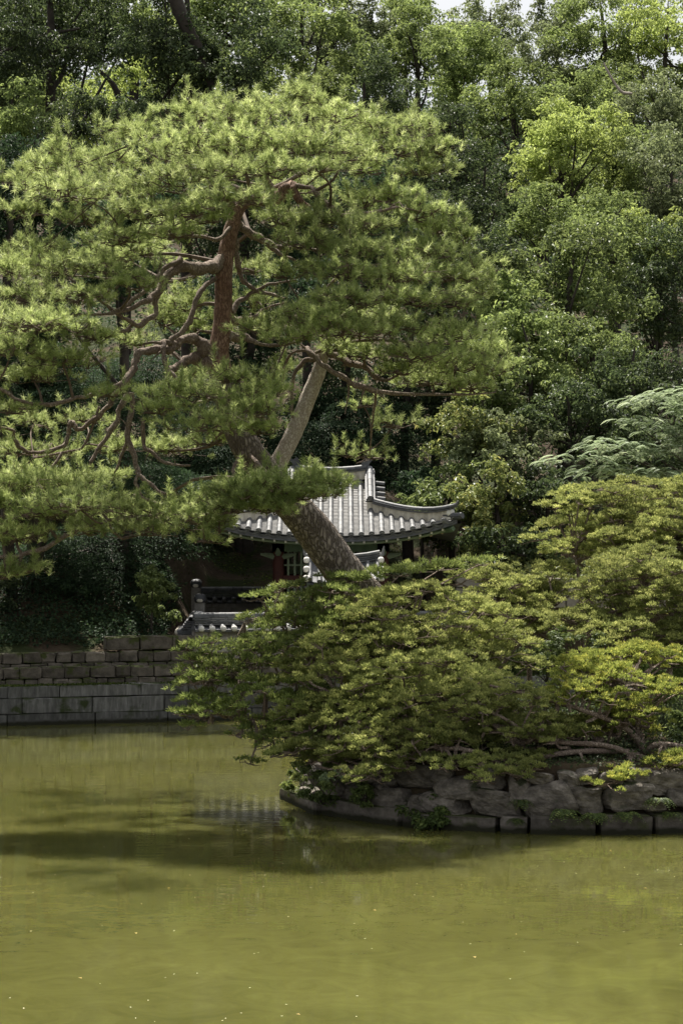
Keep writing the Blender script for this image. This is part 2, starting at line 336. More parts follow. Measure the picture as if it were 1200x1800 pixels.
mb = MB(); mb.add(V, np.stack([i+j, i+j+1, i+nx+j+1, i+nx+j], -1).reshape(-1, 4)); g = mb.build('hillside_ground', M['soil'], smooth=True); tag(g, kind='structure')
mb = MB(); mb.add([[-10.9, 2.5, 0], [24.2, 2.5, 0], [24.2, 60, 0], [-10.9, 60, 0]], [[0, 1, 2, 3]]); w = mb.build('pond_water', M['water']); tag(w, kind='structure')

# ------------------------------------------------------------------ island
IC = np.array([3.6, 32.1]); IR = 4.4
def iground(x, y):
    d = np.hypot(x - IC[0], y - IC[1]); return .93 + .42 * (1 - sstep(1.0, 4.2, d))
mb = MB(); rad = [0, 1, 2, 3, 3.7, 4.1, 4.12, 4.12]; a = np.linspace(0, 2*pi, 72, endpoint=False); V = []
for k, rr in enumerate(rad):
    zz = iground(IC[0] + rr, IC[1]) if k < 6 else (.85, -.8)[k-6]
    V.append(np.stack([IC[0] + rr*np.cos(a), IC[1] + rr*np.sin(a), np.full(72, zz)], 1))
V = np.concatenate(V); i = np.arange(len(rad)-1)[:, None]*72; j = np.arange(72)[None, :]; j2 = (j+1) % 72
mb.add(V, np.stack([i+j, i+72+j, i+72+j2, i+j2], -1).reshape(-1, 4)); o = mb.build('island_ground', M['soil'], smooth=True); tag(o, kind='structure')
def on_circle(px, R_):
    Y = 29.0
    for _ in range(30):
        x = (px - 600) / F * Y; dx = np.clip((x - IC[0]) / R_, -.999, .999); Y = IC[1] - R_ * math.sqrt(1 - dx*dx)
    x = (px - 600) / F * Y; return x, Y, math.atan2(Y - IC[1], x - IC[0])
iw = thing('island_stone_wall', (IC[0], IC[1], 0), 'dark boulder retaining wall on a low granite kerb, ringing the round island', 'stone wall')
def place_block(name, size, c, ang, mat, parent, r, k=8, n=3, jit=.02, warp=0, tilt=0, roll=0):
    V, Fc = ashlar(size, jit, .35, r) if k > 5 else block(size, k, n, jit, r, warp)
    me = MB(); me.add(V, Fc); mesh = me.mesh(name, False); mesh.materials.append(mat)
    Mx = Matrix.Translation(Vector(c)) @ Matrix.Rotation(ang, 4, 'Z') @ Matrix.Rotation(tilt, 4, 'X') @ Matrix.Rotation(roll, 4, 'Y')
    return link(name, mesh, parent, Mx)
r = RNG(5)
# kerb course, from the waterline up
for (x0, x1, y0) in [(512,574,1398),(577,716,1411),(718,780,1428),(783,880,1434),(883,929,1434),(931,1046,1434),(1049,1140,1432),(1143,1230,1430),(1233,1330,1426)]:
    xa, Ya, aa = on_circle(x0, IR); xb, Yb, ab = on_circle(x1, IR); xc, Yc, ac = on_circle((x0+x1)/2, IR - .05)
    L = math.hypot(xb-xa, Yb-Ya) - .02; top = P((x0+x1)/2, y0, Yc)[2]
    place_block('kerb_stone', (L, .42, top + .4), (xc, Yc + .1, (top - .4)/2), math.atan2(Yb-Ya, xb-xa), M['kerb'], iw, r, 9, 4, .03, .012)
for (x, y, ww, hh) in [(540,1372,40,40),(566,1362,34,34),(592,1384,44,36),(617,1356,42,42),(628,1398,48,34),(662,1365,74,42),(738,1365,74,46),(805,1384,86,40),(690,1403,66,44),(783,1412,66,38),
        (675,1385,26,14),(861,1413,90,52),(909,1385,38,44),(959,1412,94,62),(994,1375,40,34),(1032,1407,64,52),(1105,1404,84,50),(1168,1372,84,44),(1190,1402,50,30),
        (780,1362,34,28),(860,1368,50,36),(1070,1372,44,34),(1120,1362,50,26),(1245,1395,80,56),(1310,1390,70,60),(1250,1358,60,28),(548,1400,44,24),(740,1412,34,40),(945,1368,44,24),(1030,1362,40,26),(1150,1418,36,22)]:
    xc, Yc, ac = on_circle(x, IR - .12 - (1420 - y) * .0022); m = mpp(Yc); z = P(x, y, Yc)[2]
    ext = abs(math.sin(ac)); ext = max(ext, .45)
    place_block('boulder', (ww*m/ext*.97, .5, hh*m*.98), (xc - .1*math.cos(ac), Yc - .1*math.sin(ac), z), ac + pi/2, M['boulder'], iw, r, 4.9, 6, .026, .30, r.uniform(-.12,.12), r.uniform(-.12,.12))

# ------------------------------------------------------------------ far embankment and terraces
th = math.atan(EA); cs, sn = math.cos(th), math.sin(th)
def along(u, d, z): # u metres along the embankment from x=-7.54, d metres behind its face
    return np.array([-7.54 + u*cs - d*sn, 44.35 + u*sn + d*cs, z])
ew = thing('pond_embankment', along(4, 0, 0), 'grey dressed granite embankment with green moss top on the far pond edge', 'stone wall')
r = RNG(11)
for (z0, z1, off, lo, hi) in [(-.35,.25,0,1.0,2.1),(.26,.60,.02,1.1,1.9),(.61,.87,.045,.9,2.0)]:
    u = -3.5 + r.uniform(-1, 0)
    while u < 15:
        L = r.uniform(lo, hi); c = along(u + L/2, .3 + off + r.uniform(-.035,.035), (z0+z1)/2 + r.uniform(-.006,.006))
        place_block('granite_block', (L-.018, .6, z1-z0-.008), c, th, M['granite'], ew, r, 10, 4, .014, .008); u += L
mb = MB(); n = 9000; u = r.uniform(-3.5, 13, n); dd = r.uniform(.05, .5, n); keep = (np.sin(u*1.3)+np.sin(u*3.1+1)+r.normal(size=n)*.5 > -.7); u = u[keep]; dd = dd[keep]
C = np.stack([-7.54 + u*cs - dd*sn, 44.35 + u*sn + dd*cs, np.full(len(u), .865)], 1); D = rdir(r, len(u)) + np.array([0, -.3, .9])
leaves(mb, C, D, rdir(r, len(u)), r.uniform(.02,.055,len(u)), .03*np.ones(len(u)), r.uniform(0,1,len(u)))
mo = mb.build('moss', M['moss'], ew); tag(mo, kind='stuff')
tw = thing('terrace_wall', along(2.5, 1.2, .8), 'stepped rows of small mossy brown stones above the embankment', 'stone wall')
for (z0, z1, d0, ua, ub, lo, hi) in [(.74,.985,.64,-3,7.2,.26,.48),(.985,1.25,.67,-3,6.2,.34,.62),(1.20,1.30,1.14,-3,6,.3,.5),(1.30,1.56,1.18,-3,4.3,.30,.48),(1.565,1.90,1.24,2.55,4.15,.72,.82)]:
    u = ua
    while u < ub:
        L = r.uniform(lo, hi)
        if z0 > 1.3 and z0 < 1.5 and u < 1.2 and r.random() < .25: u += L; continue
        place_block('terrace_stone', (L-.018, .42, (z1-z0)*r.uniform(.93,1)-.008), along(u+L/2, d0 + .2 + r.uniform(-.03,.03), (z0+z1)/2 + r.uniform(-.008,.008)), th + r.uniform(-.04,.04), M['terrace'], tw, r, 5.5, 4, .035, .04); u += L

# ------------------------------------------------------------------ pavilion
PC = np.array([-.27, 51.6]); PZ = 1.75
pav = thing('pavilion', (PC[0], PC[1], PZ), 'small wooden pavilion with curved grey tile roof and red posts behind the leaning pine', 'pavilion')
We, Wg, D_, HR, SG, Z0, LIFT = 3.10, 1.02, 2.75, 1.45, .52, 4.20, .46
def fz(s): return HR * (.72*s + .28*s*s)
def lift(q, s): return LIFT * np.abs(q)**2.6 * (1 - s)**1.6
def hw(s): return Wg + (We - Wg) * (1 - s/SG) if s < SG else Wg
def front(x, s): # s 0 at the eave, 1 at the ridge; front slope towards the camera
    q = x / We; return np.array([PC[0] + x, PC[1] - D_*(1-s) - .12*abs(q)**3*(1-s), Z0 + fz(s) + lift(q, s)])
def back(x, s): p = front(x, s); p[1] = 2*PC[1] - p[1]; return p
def side(y, t, sg=1): # t 0 eave .. 1 gable foot
    hy = D_*(1 - SG*t); q = np.clip(y / D_, -1, 1); x = We - (We-Wg)*t
    return np.array([PC[0] + sg*(x + .1*abs(q)**3*(1-t)), PC[1] + y, Z0 + fz(SG*t) + lift(q, t*SG)])
roof = link('roof', None, pav); roof.location = (0, 0, 0)
mb = MB()
for fn in (front, back):
    ss = np.linspace(0, 1, 15); V = np.array([[fn(hw(s)*q, s) for q in np.linspace(-1, 1, 25)] for s in ss]).reshape(-1, 3)
    i = np.arange(14)[:, None]*25; j = np.arange(24)[None, :]; f = np.stack([i+j, i+j+1, i+26+j, i+25+j], -1).reshape(-1, 4)
    mb.add(V, f if fn is front else f[:, ::-1]); mb.add(V - np.array([0, 0, .10]), f[:, ::-1] if fn is front else f)
    # fascia
    e = np.array([fn(We*q, 0) for q in np.linspace(-1, 1, 25)]); mb.add(np.vstack([e, e - np.array([0,0,.10])]), [[k, k+25, k+26, k+1] for k in range(24)])
for sg in (-1, 1):
    V = np.array([[side(D_*(1-SG*t)*q, t, sg) for q in np.linspace(-1, 1, 17)] for t in np.linspace(0, 1, 8)]).reshape(-1, 3)
    i = np.arange(7)[:, None]*17; j = np.arange(16)[None, :]; f = np.stack([i+j, i+j+1, i+18+j, i+17+j], -1).reshape(-1, 4)
    mb.add(V, f); mb.add(V - np.array([0, 0, .10]), f[:, ::-1])
    e = np.array([side(D_*q, 0, sg) for q in np.linspace(-1, 1, 17)]); mb.add(np.vstack([e, e - np.array([0,0,.10])]), [[k, k+17, k+18, k+1] for k in range(16)])
    a, b, c = front(sg*(Wg-.12), SG), back(sg*(Wg-.12), SG), front(sg*(Wg-.12), 1); mb.add([a, b, c], [[0, 1, 2]])
rb = mb.build('roof_deck', M['tile_dark'], roof)
# pan tiles: stepped courses between the cover rows
SP_ = .252
mb = MB(); r = RNG(21)
rows = [k*SP_ for k in range(-12, 13)]
def smax(x): return 1.0 if abs(x) < Wg else max(0, SG * (1 - (abs(x)-Wg)/(We-Wg)))
for k in range(len(rows)-1):
    x0, x1 = rows[k], rows[k+1]; xm = (x0+x1)/2; st = smax(xm)*.98; ns = int(st*3.2/.085)
    for q in range(ns):
        s0 = q*.085/3.2; s1 = s0 + .115/3.2
        if s0 > st: break
        for (xa, xb, za, zb) in ((x0, x0+SP_*.3, .085, .050), (x0+SP_*.3, x1-SP_*.3, .050, .050), (x1-SP_*.3, x1, .050, .085)):
            A = front(xa, s0-.012) + [0,0,za+.028]; B = front(xb, s0-.012) + [0,0,zb+.028]; C = front(xb, s1) + [0,0,zb]; Dd = front(xa, s1) + [0,0,za]
            mb.add([A, B, C, Dd, A-[0,0,.026], B-[0,0,.026]], [[0,1,2,3],[4,5,1,0]])
pt = mb.build('pan_tiles', M['pan'], roof); tag(pt, kind='stuff')
def half_tube(L, rr, n=7, taper=1.0):
    a = np.linspace(-.12*pi, 1.12*pi, n+1); V = []
    for y, k in ((0, 1.0), (L, taper)): V.append(np.stack([rr*k*np.cos(a), np.full(n+1, y), rr*k*np.sin(a)], 1))
    V = np.concatenate(V); return V, np.array([[i, n+1+i, n+2+i, i+1] for i in range(n)])
tb = MB(); V, f = half_tube(.31, .070, 8, .95); tb.add(V, f); a = np.linspace(0, 2*pi, 10, endpoint=False)
tile_me = tb.mesh('cover_tile', True); tile_me.materials.append(M['tile'])
tb = MB(); V = np.vstack([np.stack([.074*np.cos(a), np.full(10, -.012), .074*np.sin(a)], 1), np.stack([.074*np.cos(a), np.full(10, .03), .074*np.sin(a)], 1), [[0, -.018, 0]]])
tb.add(V, [[k, (k+1) % 10, 10+(k+1) % 10, 10+k] for k in range(10)]); tb.add(V, [[(k+1) % 10, k, 20] for k in range(10)])
end_me = tb.mesh('end_tile', False); end_me.materials.append(M['tile'])
def aligned(p, q, up=(0, 0, 1)):
    y = Vector(q) - Vector(p); y.normalize(); x = y.cross(Vector(up)); x.normalize(); z = x.cross(y)
    return Matrix((( x.x, y.x, z.x, p[0]), (x.y, y.y, z.y, p[1]), (x.z, y.z, z.z, p[2]), (0, 0, 0, 1)))
for x in rows:
    st = smax(x)*.985; fn = front; n = max(1, int(round(st*3.2/.30)))
    if st < .03: continue
    for q in range(n):
        s0, s1 = st*q/n, st*(q+1)/n; a_ = fn(x, s0) + [0, 0, .075]; b_ = fn(x, s1) + [0, 0, .075]
        o = link('cover_tile', tile_me, roof, aligned(a_, b_)); o.scale = (1, np.linalg.norm(b_-a_)/.31*1.02, 1)
        if q == 0: link('end_tile', end_me, roof, aligned(a_, b_))
# drip tiles at the eave between end tiles
db = MB(); a = np.linspace(pi*1.08, pi*1.92, 7); V = np.vstack([np.stack([.12*np.cos(a), np.zeros(7), .10*np.sin(a)+.02], 1), np.stack([.12*np.cos(a), np.zeros(7), .055*np.sin(a)+.035], 1)]); 
V = np.vstack([V, V + [0, .02, 0]]); db.add(V, [[k, k+1, 8+k, 7+k] for k in range(6)] + [[k+1, k, 14+k, 15+k] for k in range(6)])
drip_me = db.mesh('drip_tile'); drip_me.materials.append(M['tile'])
for k in range(len(rows)-1):
    xm = (rows[k]+rows[k+1])/2; p = front(xm, -.012) + [0, 0, .035]; link('drip_tile', drip_me, roof, aligned(p, front(xm, .1)+[0,0,.035]))
# side slope cover rows (both sides)
for sg in (-1, 1):
    for y in np.arange(-2.5, 2.51, SP_):
        t1 = min(1, (D_ - abs(y))/(D_*SG)); n = max(1, int(round(t1*2.3/.31)))
        for q in range(n):
            a_ = side(y, t1*q/n, sg) + [0,0,.075]; b_ = side(y, t1*(q+1)/n*.98, sg) + [0,0,.075]
            if np.linalg.norm(b_-a_) < .08: continue
            o = link('cover_tile', tile_me, roof, aligned(a_, b_)); o.scale = (1, np.linalg.norm(b_-a_)/.31, 1)
# plastered ridges: band + stacked tile courses + round cap
def ridge(name, pts, h, wdt=.16, cap=.07, parent=None, capmat='tile', courses=2):
    pts = np.array(pts); T = nrm(np.gradient(pts, axis=0)); S = nrm(np.cross(T, np.array([0, 0, 1.0]))); n = len(pts); mb = MB()
    hh = np.broadcast_to(h, (n,))[:, None]*np.array([0, 0, 1.0])
    V = np.vstack([pts - S*wdt/2, pts - S*wdt/2 + hh, pts + S*wdt/2 + hh, pts + S*wdt/2])
    f = [[a*n+k, a*n+k+1, ((a+1) % 4)*n+k+1, ((a+1) % 4)*n+k] for a in range(4) for k in range(n-1)] + [[0, n, 2*n, 3*n], [n-1, 4*n-1, 3*n-1, 2*n-1]]
    mb.add(V, f); o = mb.build(name, M['plaster'], parent)
    if name != 'ridge': tag(o, 'plaster ridge')
    cb = MB()
    for c in range(courses):
        off = np.array([0, 0, 1.0])*(-.035 - .0*c) + np.array([0, 0, c*.05]); w2 = wdt/2 + .035 - .015*c
        P0 = pts + hh + off; V = np.vstack([P0 - S*w2, P0 - S*w2 + [0,0,.03], P0 + S*w2 + [0,0,.03], P0 + S*w2]); cb.add(V, f)
    co = cb.build('ridge_course', M['tile_dark'], parent); return pts + hh + np.array([0, 0, .0 + .05*(courses-1)])
def captiles(line, rr=.07, parent=None, L=.3, name='ridge_tile', mat='tile'):
    line = np.asarray(line); d = np.r_[0, np.cumsum(np.linalg.norm(np.diff(line, axis=0), axis=1))]; n = max(1, int(round(d[-1]/L)))
    pp = np.array([[np.interp(t, d, line[:, a]) for a in range(3)] for t in np.linspace(0, d[-1], n+1)])
    for k in range(n):
        o = link(name, tile_me, parent, aligned(pp[k], pp[k+1])); ll = np.linalg.norm(pp[k+1]-pp[k]); o.scale = (rr/.07, ll/.31*1.02, rr/.07)
    return pp
rx = np.linspace(-.92, .92, 11); rl = [np.array([PC[0]+x, PC[1], Z0+HR+.02 + .07*(x/.92)**2]) for x in rx]
captiles(ridge('ridge', rl, .26, .2, parent=roof), .075, roof)
for sg in (-1, 1):
    x = sg*(Wg-.02); dl = [front(x, s) + [0, 0, .03] for s in np.linspace(.99, SG-.03, 8)]
    top = ridge('ridge', dl, .30, .18, parent=roof); captiles(top[::-1], .085, roof)
    link('end_tile', end_me, roof, aligned(top[-1], top[-2])).scale = (1.2, 1, 1.2)
    dl = [back(x, s) + [0, 0, .03] for s in np.linspace(.99, SG-.03, 8)]; captiles(ridge('ridge', dl, .30, .18, parent=roof), .085, roof)
    # outer verge beside the gable
    for yy in np.linspace(.99, SG, 7):
        for fn in (front, back):
            p = fn(sg*(Wg+.10), yy) + [0,0,.0]; o = link('verge_tile', tile_me, roof, aligned(p, p + [sg*.3, 0, -.03])); o.scale = (.9, .85, .9)
    for fn in (front, back):
        hl = [fn(sg*hw(s), s) + [0, 0, .03] for s in np.linspace(SG-.02, .03, 12)]
        top = ridge('ridge', hl, np.linspace(.24, .27, 12), .15, parent=roof); captiles(top[::-1], .06, roof)
        e = top[-1]; p = fn(sg*We, 0)
        vb = MB(); tube(vb, [e + [-sg*.05, 0, -.02], e + [sg*.08, -.06 if fn is front else .06, .03], e + [sg*.14, -.1 if fn is front else .1, .13]], [.06, .05, .015], 8); vb.build('finial', M['tile'], roof)
        wb = MB(); V, Fc = block((.2, .2, .2), 3, 3); wb.add(V + p + [-sg*.16, .14 if fn is front else -.14, .16], Fc); wb.build('corner_plaster', M['white'], roof, True)
        tube_e = MB(); tube(tube_e, [p + [-sg*.3, .25 if fn is front else -.25, .1], p + [0, 0, .07], p + [sg*.12, -.1 if fn is front else .1, .09]], [.085, .09, .08], 9, 2); tube_e.build('corner_tile', M['tile'], roof)
for sg in (-1, 1): # ridge end ornaments
    fb = MB(); p = rl[0 if sg < 0 else -1] + [0, 0, .3]
    V = np.array([[0,0],[.16,0],[.2,.12],[.28,.2],[.26,.25],[.16,.22],[.08,.3],[.03,.22],[-.04,.1]])*[sg*.9, .95]; n = len(V)
    A = np.column_stack([V[:,0]+p[0]-sg*.1, np.full(n, p[1]-.05), V[:,1]+p[2]]); B = A + [0,.1,0]; c1 = A.mean(0); c2 = B.mean(0)
    fb.add(np.vstack([A,B,c1,c2]), [[k,(k+1)%n,2*n] for k in range(n)] + [[n+(k+1)%n,n+k,2*n+1] for k in range(n)]); fb.add(np.vstack([A,B]), [[k,n+k,n+(k+1)%n,(k+1)%n] for k in range(n)])
    fb.build('ridge_ornament', M['tile_dark'], roof)
# eave timber: round rafters with painted ends, flying rafters, corner beams
rfm = MB(); tube(rfm, [[0,0,0],[0,1.6,0]], [.055,.055], 8, 2); raf_me = rfm.mesh('rafter', False); raf_me.materials.append(M['green_wood'])
rem = MB(); a = np.linspace(0, 2*pi, 8, endpoint=False); rem.add(np.vstack([np.stack([.046*np.cos(a), np.full(8,-.004), .046*np.sin(a)],1), [[0,-.004,0]]]), [[(k+1)%8,k,8] for k in range(8)]); re_me = rem.mesh('rafter_end'); re_me.materials.append(M['pink'])
fm = MB(); box(fm, (0,.35,0), (.07,.7,.07)); fly_me = fm.mesh('flying_rafter'); fly_me.materials.append(M['green_wood'])
fe = MB(); box(fe, (0,-.004,0), (.052,.006,.052)); fe_me = fe.mesh('rafter_end'); fe_me.materials.append(M['white'])
for x in np.arange(-2.75, 2.76, .275):
    s0 = .13; tgt = front(x*.80, .62 if abs(x) < 1.6 else .45)
    a_ = front(x, s0) - [0,0,.27]; b_ = tgt - [0,0,.20]; Mx = aligned(a_, b_)
    ro = link('rafter', raf_me, pav, Mx); link('rafter_end', re_me, ro); 
    a_ = front(x, .03) - [0,0,.15]; b_ = front(x*.95, .3) - [0,0,.15]; Mx = aligned(a_, b_); fo = link('flying_rafter', fly_me, pav, Mx); link('rafter_end', fe_me, fo)
for sg in (-1, 1):
    for fy in (-1, 1):
        mb = MB(); p = front(sg*We*.97, .02) - [0,0,.2]; q = np.array([PC[0]+sg*1.1, PC[1]-1.1, Z0+.12])
        if fy > 0: p[1] = 2*PC[1]-p[1]; q[1] = 2*PC[1]-q[1]
        tube(mb, [p, (p+q)/2 - [0,0,.05], q], [.08, .1, .12], 4, 3); mb.build('corner_beam', M['green_wood'], pav)
mb = MB(); e = [front(x, .06)-[0,0,.19] for x in np.linspace(-We*.96, We*.96, 25)]
tube(mb, e, [.045]*25, 4, 1); mb.build('eave_board', M['green_light'], pav)
CW, CD = 1.32, 1.30; ZB = 3.82
for sx in (-1, 1):
    for sy in (-1, 1):
        mb = MB(); c = (PC[0]+sx*CW, PC[1]+sy*CD, 0); tube(mb, [(c[0], c[1], PZ-.1), (c[0], c[1], ZB+.25)], [.15, .14], 12, 1); o = mb.build('column', M['red_wood'], pav, True)
        mb = MB(); V, Fc = block((.46,.46,.25), 8, 3); mb.add(V + [c[0], c[1], PZ-.15], Fc); mb.build('column_base', M['granite'], pav)
        # wing bracket
        mb = MB(); tube(mb, [(c[0], c[1]-sy*0+0, ZB+.05), (c[0], c[1]-.28, ZB+.0), (c[0], c[1]-.5, ZB+.12)], [.07,.08,.03], 6, 3); tube(mb, [(c[0]-.45, c[1]-.02, ZB-.02), (c[0], c[1]-.02, ZB-.09), (c[0]+.45, c[1]-.02, ZB-.02)], [.03,.09,.03], 6, 3); mb.build('bracket', M['green_light'], pav)
for (cx_, cy_, lx, ly) in [(0,-CD,2*CW,0),(0,CD,2*CW,0),(-CW,0,0,2*CD),(CW,0,0,2*CD)]:
    mb = MB(); box(mb, (PC[0]+cx_, PC[1]+cy_, ZB+.14), (max(lx+.3,.2), max(ly+.3,.2), .2)); mb.build('beam', M['green_wood'], pav)
    mb = MB(); box(mb, (PC[0]+cx_*1.01, PC[1]+cy_*1.01, ZB+.38), (max(lx,.16), max(ly,.16), .2)); mb.build('plate_beam', M['green_light'], pav)
    mb = MB(); box(mb, (PC[0]+cx_*.99, PC[1]+cy_*.99, ZB-.62), (max(lx,.1), max(ly,.1), .12)); box(mb, (PC[0]+cx_*.99, PC[1]+cy_*.99, PZ+.55), (max(lx,.1), max(ly,.1), .14)); mb.build('rail', M['red_wood'], pav)
    n = 16
    for k in range(n):
        mb = MB(); f_ = (k+.5)/n-.5; box(mb, (PC[0]+cx_*.98+lx*f_, PC[1]+cy_*.98+ly*f_, (ZB+PZ+.4)/2+.1), (.05,.05,ZB-PZ-.5)); mb.build('lattice_bar', M['green_light'], pav)
    mb = MB()
    box(mb, (PC[0]+cx_*.985, PC[1]+cy_*.985, ZB-.3), (max(lx,.04), max(ly,.04), .04)); mb.build('lattice_rail', M['green_light'], pav)
mb = MB(); box(mb, (PC[0]+.25, PC[1]+.1, PZ+1.0), (.75,.3,1.7)); box(mb, (PC[0]+.25, PC[1]+.1, PZ+.15), (1.1,.7,.3)); st = mb.build('stone_stele', M['granite']); tag(st, 'grey stone stele standing inside the pavilion behind its lattice', 'stele')
mb = MB(); box(mb, (PC[0], PC[1], PZ-.14), (3.7,3.7,.24)); mb.build('platform', M['granite'], pav)
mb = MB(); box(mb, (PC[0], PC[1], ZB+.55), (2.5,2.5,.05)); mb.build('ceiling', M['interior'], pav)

# ------------------------------------------------------------------ enclosure walls with tiled caps
def cap_wall(label, A, B, ztop, zbot, name='tile_capped_wall', rowsp=.262, bricks=True, endcap=True, mat='tile', plast='white'):
    A = np.array(A, float); B = np.array(B, float); L = np.linalg.norm(B-A); t = (B-A)/L; nv = np.array([t[1], -t[0]])   # nv: outward (front)
    w = thing(name, ((A[0]+B[0])/2, (A[1]+B[1])/2, zbot), label, 'wall', 'tile capped walls round the pavilion')
    ang = math.atan2(t[1], t[0]); mid = (A+B)/2; r = RNG(int(L*1000) % 977)
    mb = MB(); box(mb, (mid[0], mid[1], (zbot+ztop-.36)/2), (L, .34, ztop-.36-zbot), ang); mb.build('wall_core', M['lowwall'], w)
    if bricks:
        bm_ = {}
        for row in range(int((ztop-.42-zbot)/.125)):
            z = ztop-.36-.09-row*.125; x = -.17*(row % 2)
            if row > 5: break
            while x < L:
                bl = .33; c = A + t*(x+bl/2) + nv*.165
                if x+bl/2 > .1 and x + bl/2 < L-.1:
                    if 'b' not in bm_:
                        V, Fc = block((.315,.06,.105), 12, 1); q = MB(); q.add(V*1.0, Fc); me = q.mesh('brick'); me.materials.append(M['brick']); bm_['b'] = me
                    link('brick', bm_['b'], w, Matrix.Translation((c[0], c[1], z)) @ Matrix.Rotation(ang, 4, 'Z'))
                x += bl
    # cap slopes
    mb = MB(); ze = ztop-.35; zr = ztop-.23; hw_ = .31
    Vv = []
    for p in (A, B):
        for (o_, z) in ((hw_, ze), (hw_, ze-.05), (-hw_, ze-.05), (-hw_, ze), (0, zr)): Vv.append([*(p + nv*o_), z])
    mb.add(Vv, [[0,1,6,5],[1,2,7,6],[2,3,8,7],[3,4,9,8],[4,0,5,9]]); mb.add(Vv, [[0,4,1],[4,3,2],[4,2,1],[5,6,9],[9,7,8],[9,6,7]]); mb.build('cap_deck', M['tile_dark'], w)
    x = rowsp/2
    while x < L:
        c = A + t*x
        for sd in (1, -1):
            a_ = np.array([*(c + nv*hw_*1.02*sd), ze+.02]); b_ = np.array([*(c + nv*.1*sd), zr-.01]); ll = np.linalg.norm(b_-a_)
            o = link('cover_tile', tile_me, w, aligned(a_, b_)); o.scale = (.95, ll/.31, .95); o.material_slots[0].link = 'OBJECT'; o.material_slots[0].material = M[mat]
            if sd == 1:
                q = MB(); V, Fc = block((.145,.11,.145), 2.6, 2); q.add(V, Fc); me = _cache.get('plug'+plast)
                if me is None: me = q.mesh('lime_plug', True); me.materials.append(M[plast]); _cache['plug'+plast] = me
                link('lime_plug', me, w, Matrix.Translation(Vector(a_) + Vector((0,0,.0))))
        x += rowsp
    # drip scallops between rows
    x = rowsp
    while x < L-.1:
        c = A + t*x + nv*(hw_*1.04); o = link('drip_tile', drip_me, w, aligned((c[0], c[1], ze+.01), (c[0]-nv[0], c[1]-nv[1], ze+.3))); x += rowsp
    # ridge courses and tiles
    for k, (w2, z) in enumerate(((.44, zr-.01), (.38, zr+.045), (.31, zr+.10), (.24, zr+.15))):
        x = 0
        while x < L-.05:
            l2 = min(.40, L-x); c = A + t*(x+l2/2); q = MB(); box(q, (c[0], c[1], z+.012), (l2-.012, w2, .036), ang); q.build('ridge_course', M[mat], w); x += .40
    captiles([[*A, ztop-.04],[*B, ztop-.04]], .085, w)
    return w
zA = P(345,1083,47.0)[2] + .04; 
FW0 = P(340,1083,46.95)[:2]; FW1 = P(560,1083,47.75)[:2]
cap_wall('front stretch of grey tiled enclosure wall with white lime plugs, left of the gate', FW0, FW1, zA, 1.35)
RW0 = P(350,1036,54.0)[:2]; RW1 = P(560,1036,54.6)[:2]
cap_wall('shaded rear stretch of tiled enclosure wall under the dirt bank, behind the pavilion', RW0, RW1, P(400,1034,54.2)[2], 1.7, mat='tile_dark', plast='granite')  # tree shade put into the colour: dark tiles, granite for the lime plugs
cap_wall('side stretch of tiled enclosure wall running back from the left corner', RW0 + [-.05,-.5], FW0 + [-.10,.5], zA - .12, 1.35, bricks=False, plast='plaster', mat='tile_dark')  # dark tiles put the gloom of this stretch into its colour
FW2 = P(672,1083,48.1)[:2]; FW3 = P(830,1083,48.6)[:2]
cap_wall('right stretch of grey tiled enclosure wall hidden behind the island juniper', FW2, FW3, zA, 1.35)
# stacked round caps where the side wall steps down the slope
for (px, py, Y, s) in [(345,1026,52.5,.25),(352,1052,50.2,.26),(350,1082,47.2,.22)]:
    c = P(px, py, Y); th_ = thing('wall_end_cap', c, {1026:'uppermost dark rounded tile cap where the side wall steps up',1052:'middle dark rounded tile cap of the stepped side wall above a pale stone',1082:'lowest rounded tile cap at the corner of the front wall'}[py], 'tile cap')
    mb = MB(); V, Fc = block((s*1.2, s*1.6, s), 2.6, 4); mb.add(V + c, Fc); mb.build('cap_tile', M['tile_dark'], th_, True); mb = MB(); box(mb, (c[0], c[1], (1.4+c[2]-s*.4)/2), (s*.95, s*1.2, c[2]-s*.4-1.4)); mb.build('cap_pier', M['brick'], th_)
    mb = MB(); V, Fc = block((s*.6, s*.3, s*.36), 2.6, 4); mb.add(V + c + [0, -s*.72, -s*.2], Fc); mb.build('lime_plug', M['plaster'], th_, True)

# gate in front of the pavilion
gc = P(604, 1000, 47.9); gt = thing('small_gate', (gc[0], gc[1], 1.5), 'small red posted gate with its own tiled roof and white lime ends before the pavilion', 'gate')
gz = P(600, 989, 48)[2]; hwg = .86
def groof(x, s, sd=-1): return np.array([gc[0]+x, gc[1] + sd*.62*(1-s), gz - .52 + .5*s*(.8+.2*s) + .10*(abs(x)/hwg)**2.2])
mb = MB()
for sd in (-1, 1):
    V = np.array([[groof(x, s, sd) for x in np.linspace(-hwg, hwg, 13)] for s in np.linspace(0, 1, 6)]).reshape(-1, 3); i = np.arange(5)[:,None]*13; j = np.arange(12)[None,:]
    f = np.stack([i+j, i+j+1, i+14+j, i+13+j], -1).reshape(-1, 4); mb.add(V, f); mb.add(V-[0,0,.07], f[:, ::-1])
mb.build('gate_roof', M['tile_dark'], gt)
for x in np.linspace(-hwg+.05, hwg-.05, 8):
    for q in range(2):
        a_ = groof(x, q*.45) + [0,0,.04]; b_ = groof(x, (q+1)*.45) + [0,0,.04]; o = link('cover_tile', tile_me, gt, aligned(a_, b_)); o.scale = (.8, np.linalg.norm(b_-a_)/.31, .8)
        if q == 0: link('end_tile', end_me, gt, aligned(a_, b_)).scale = (.8,1,.8)
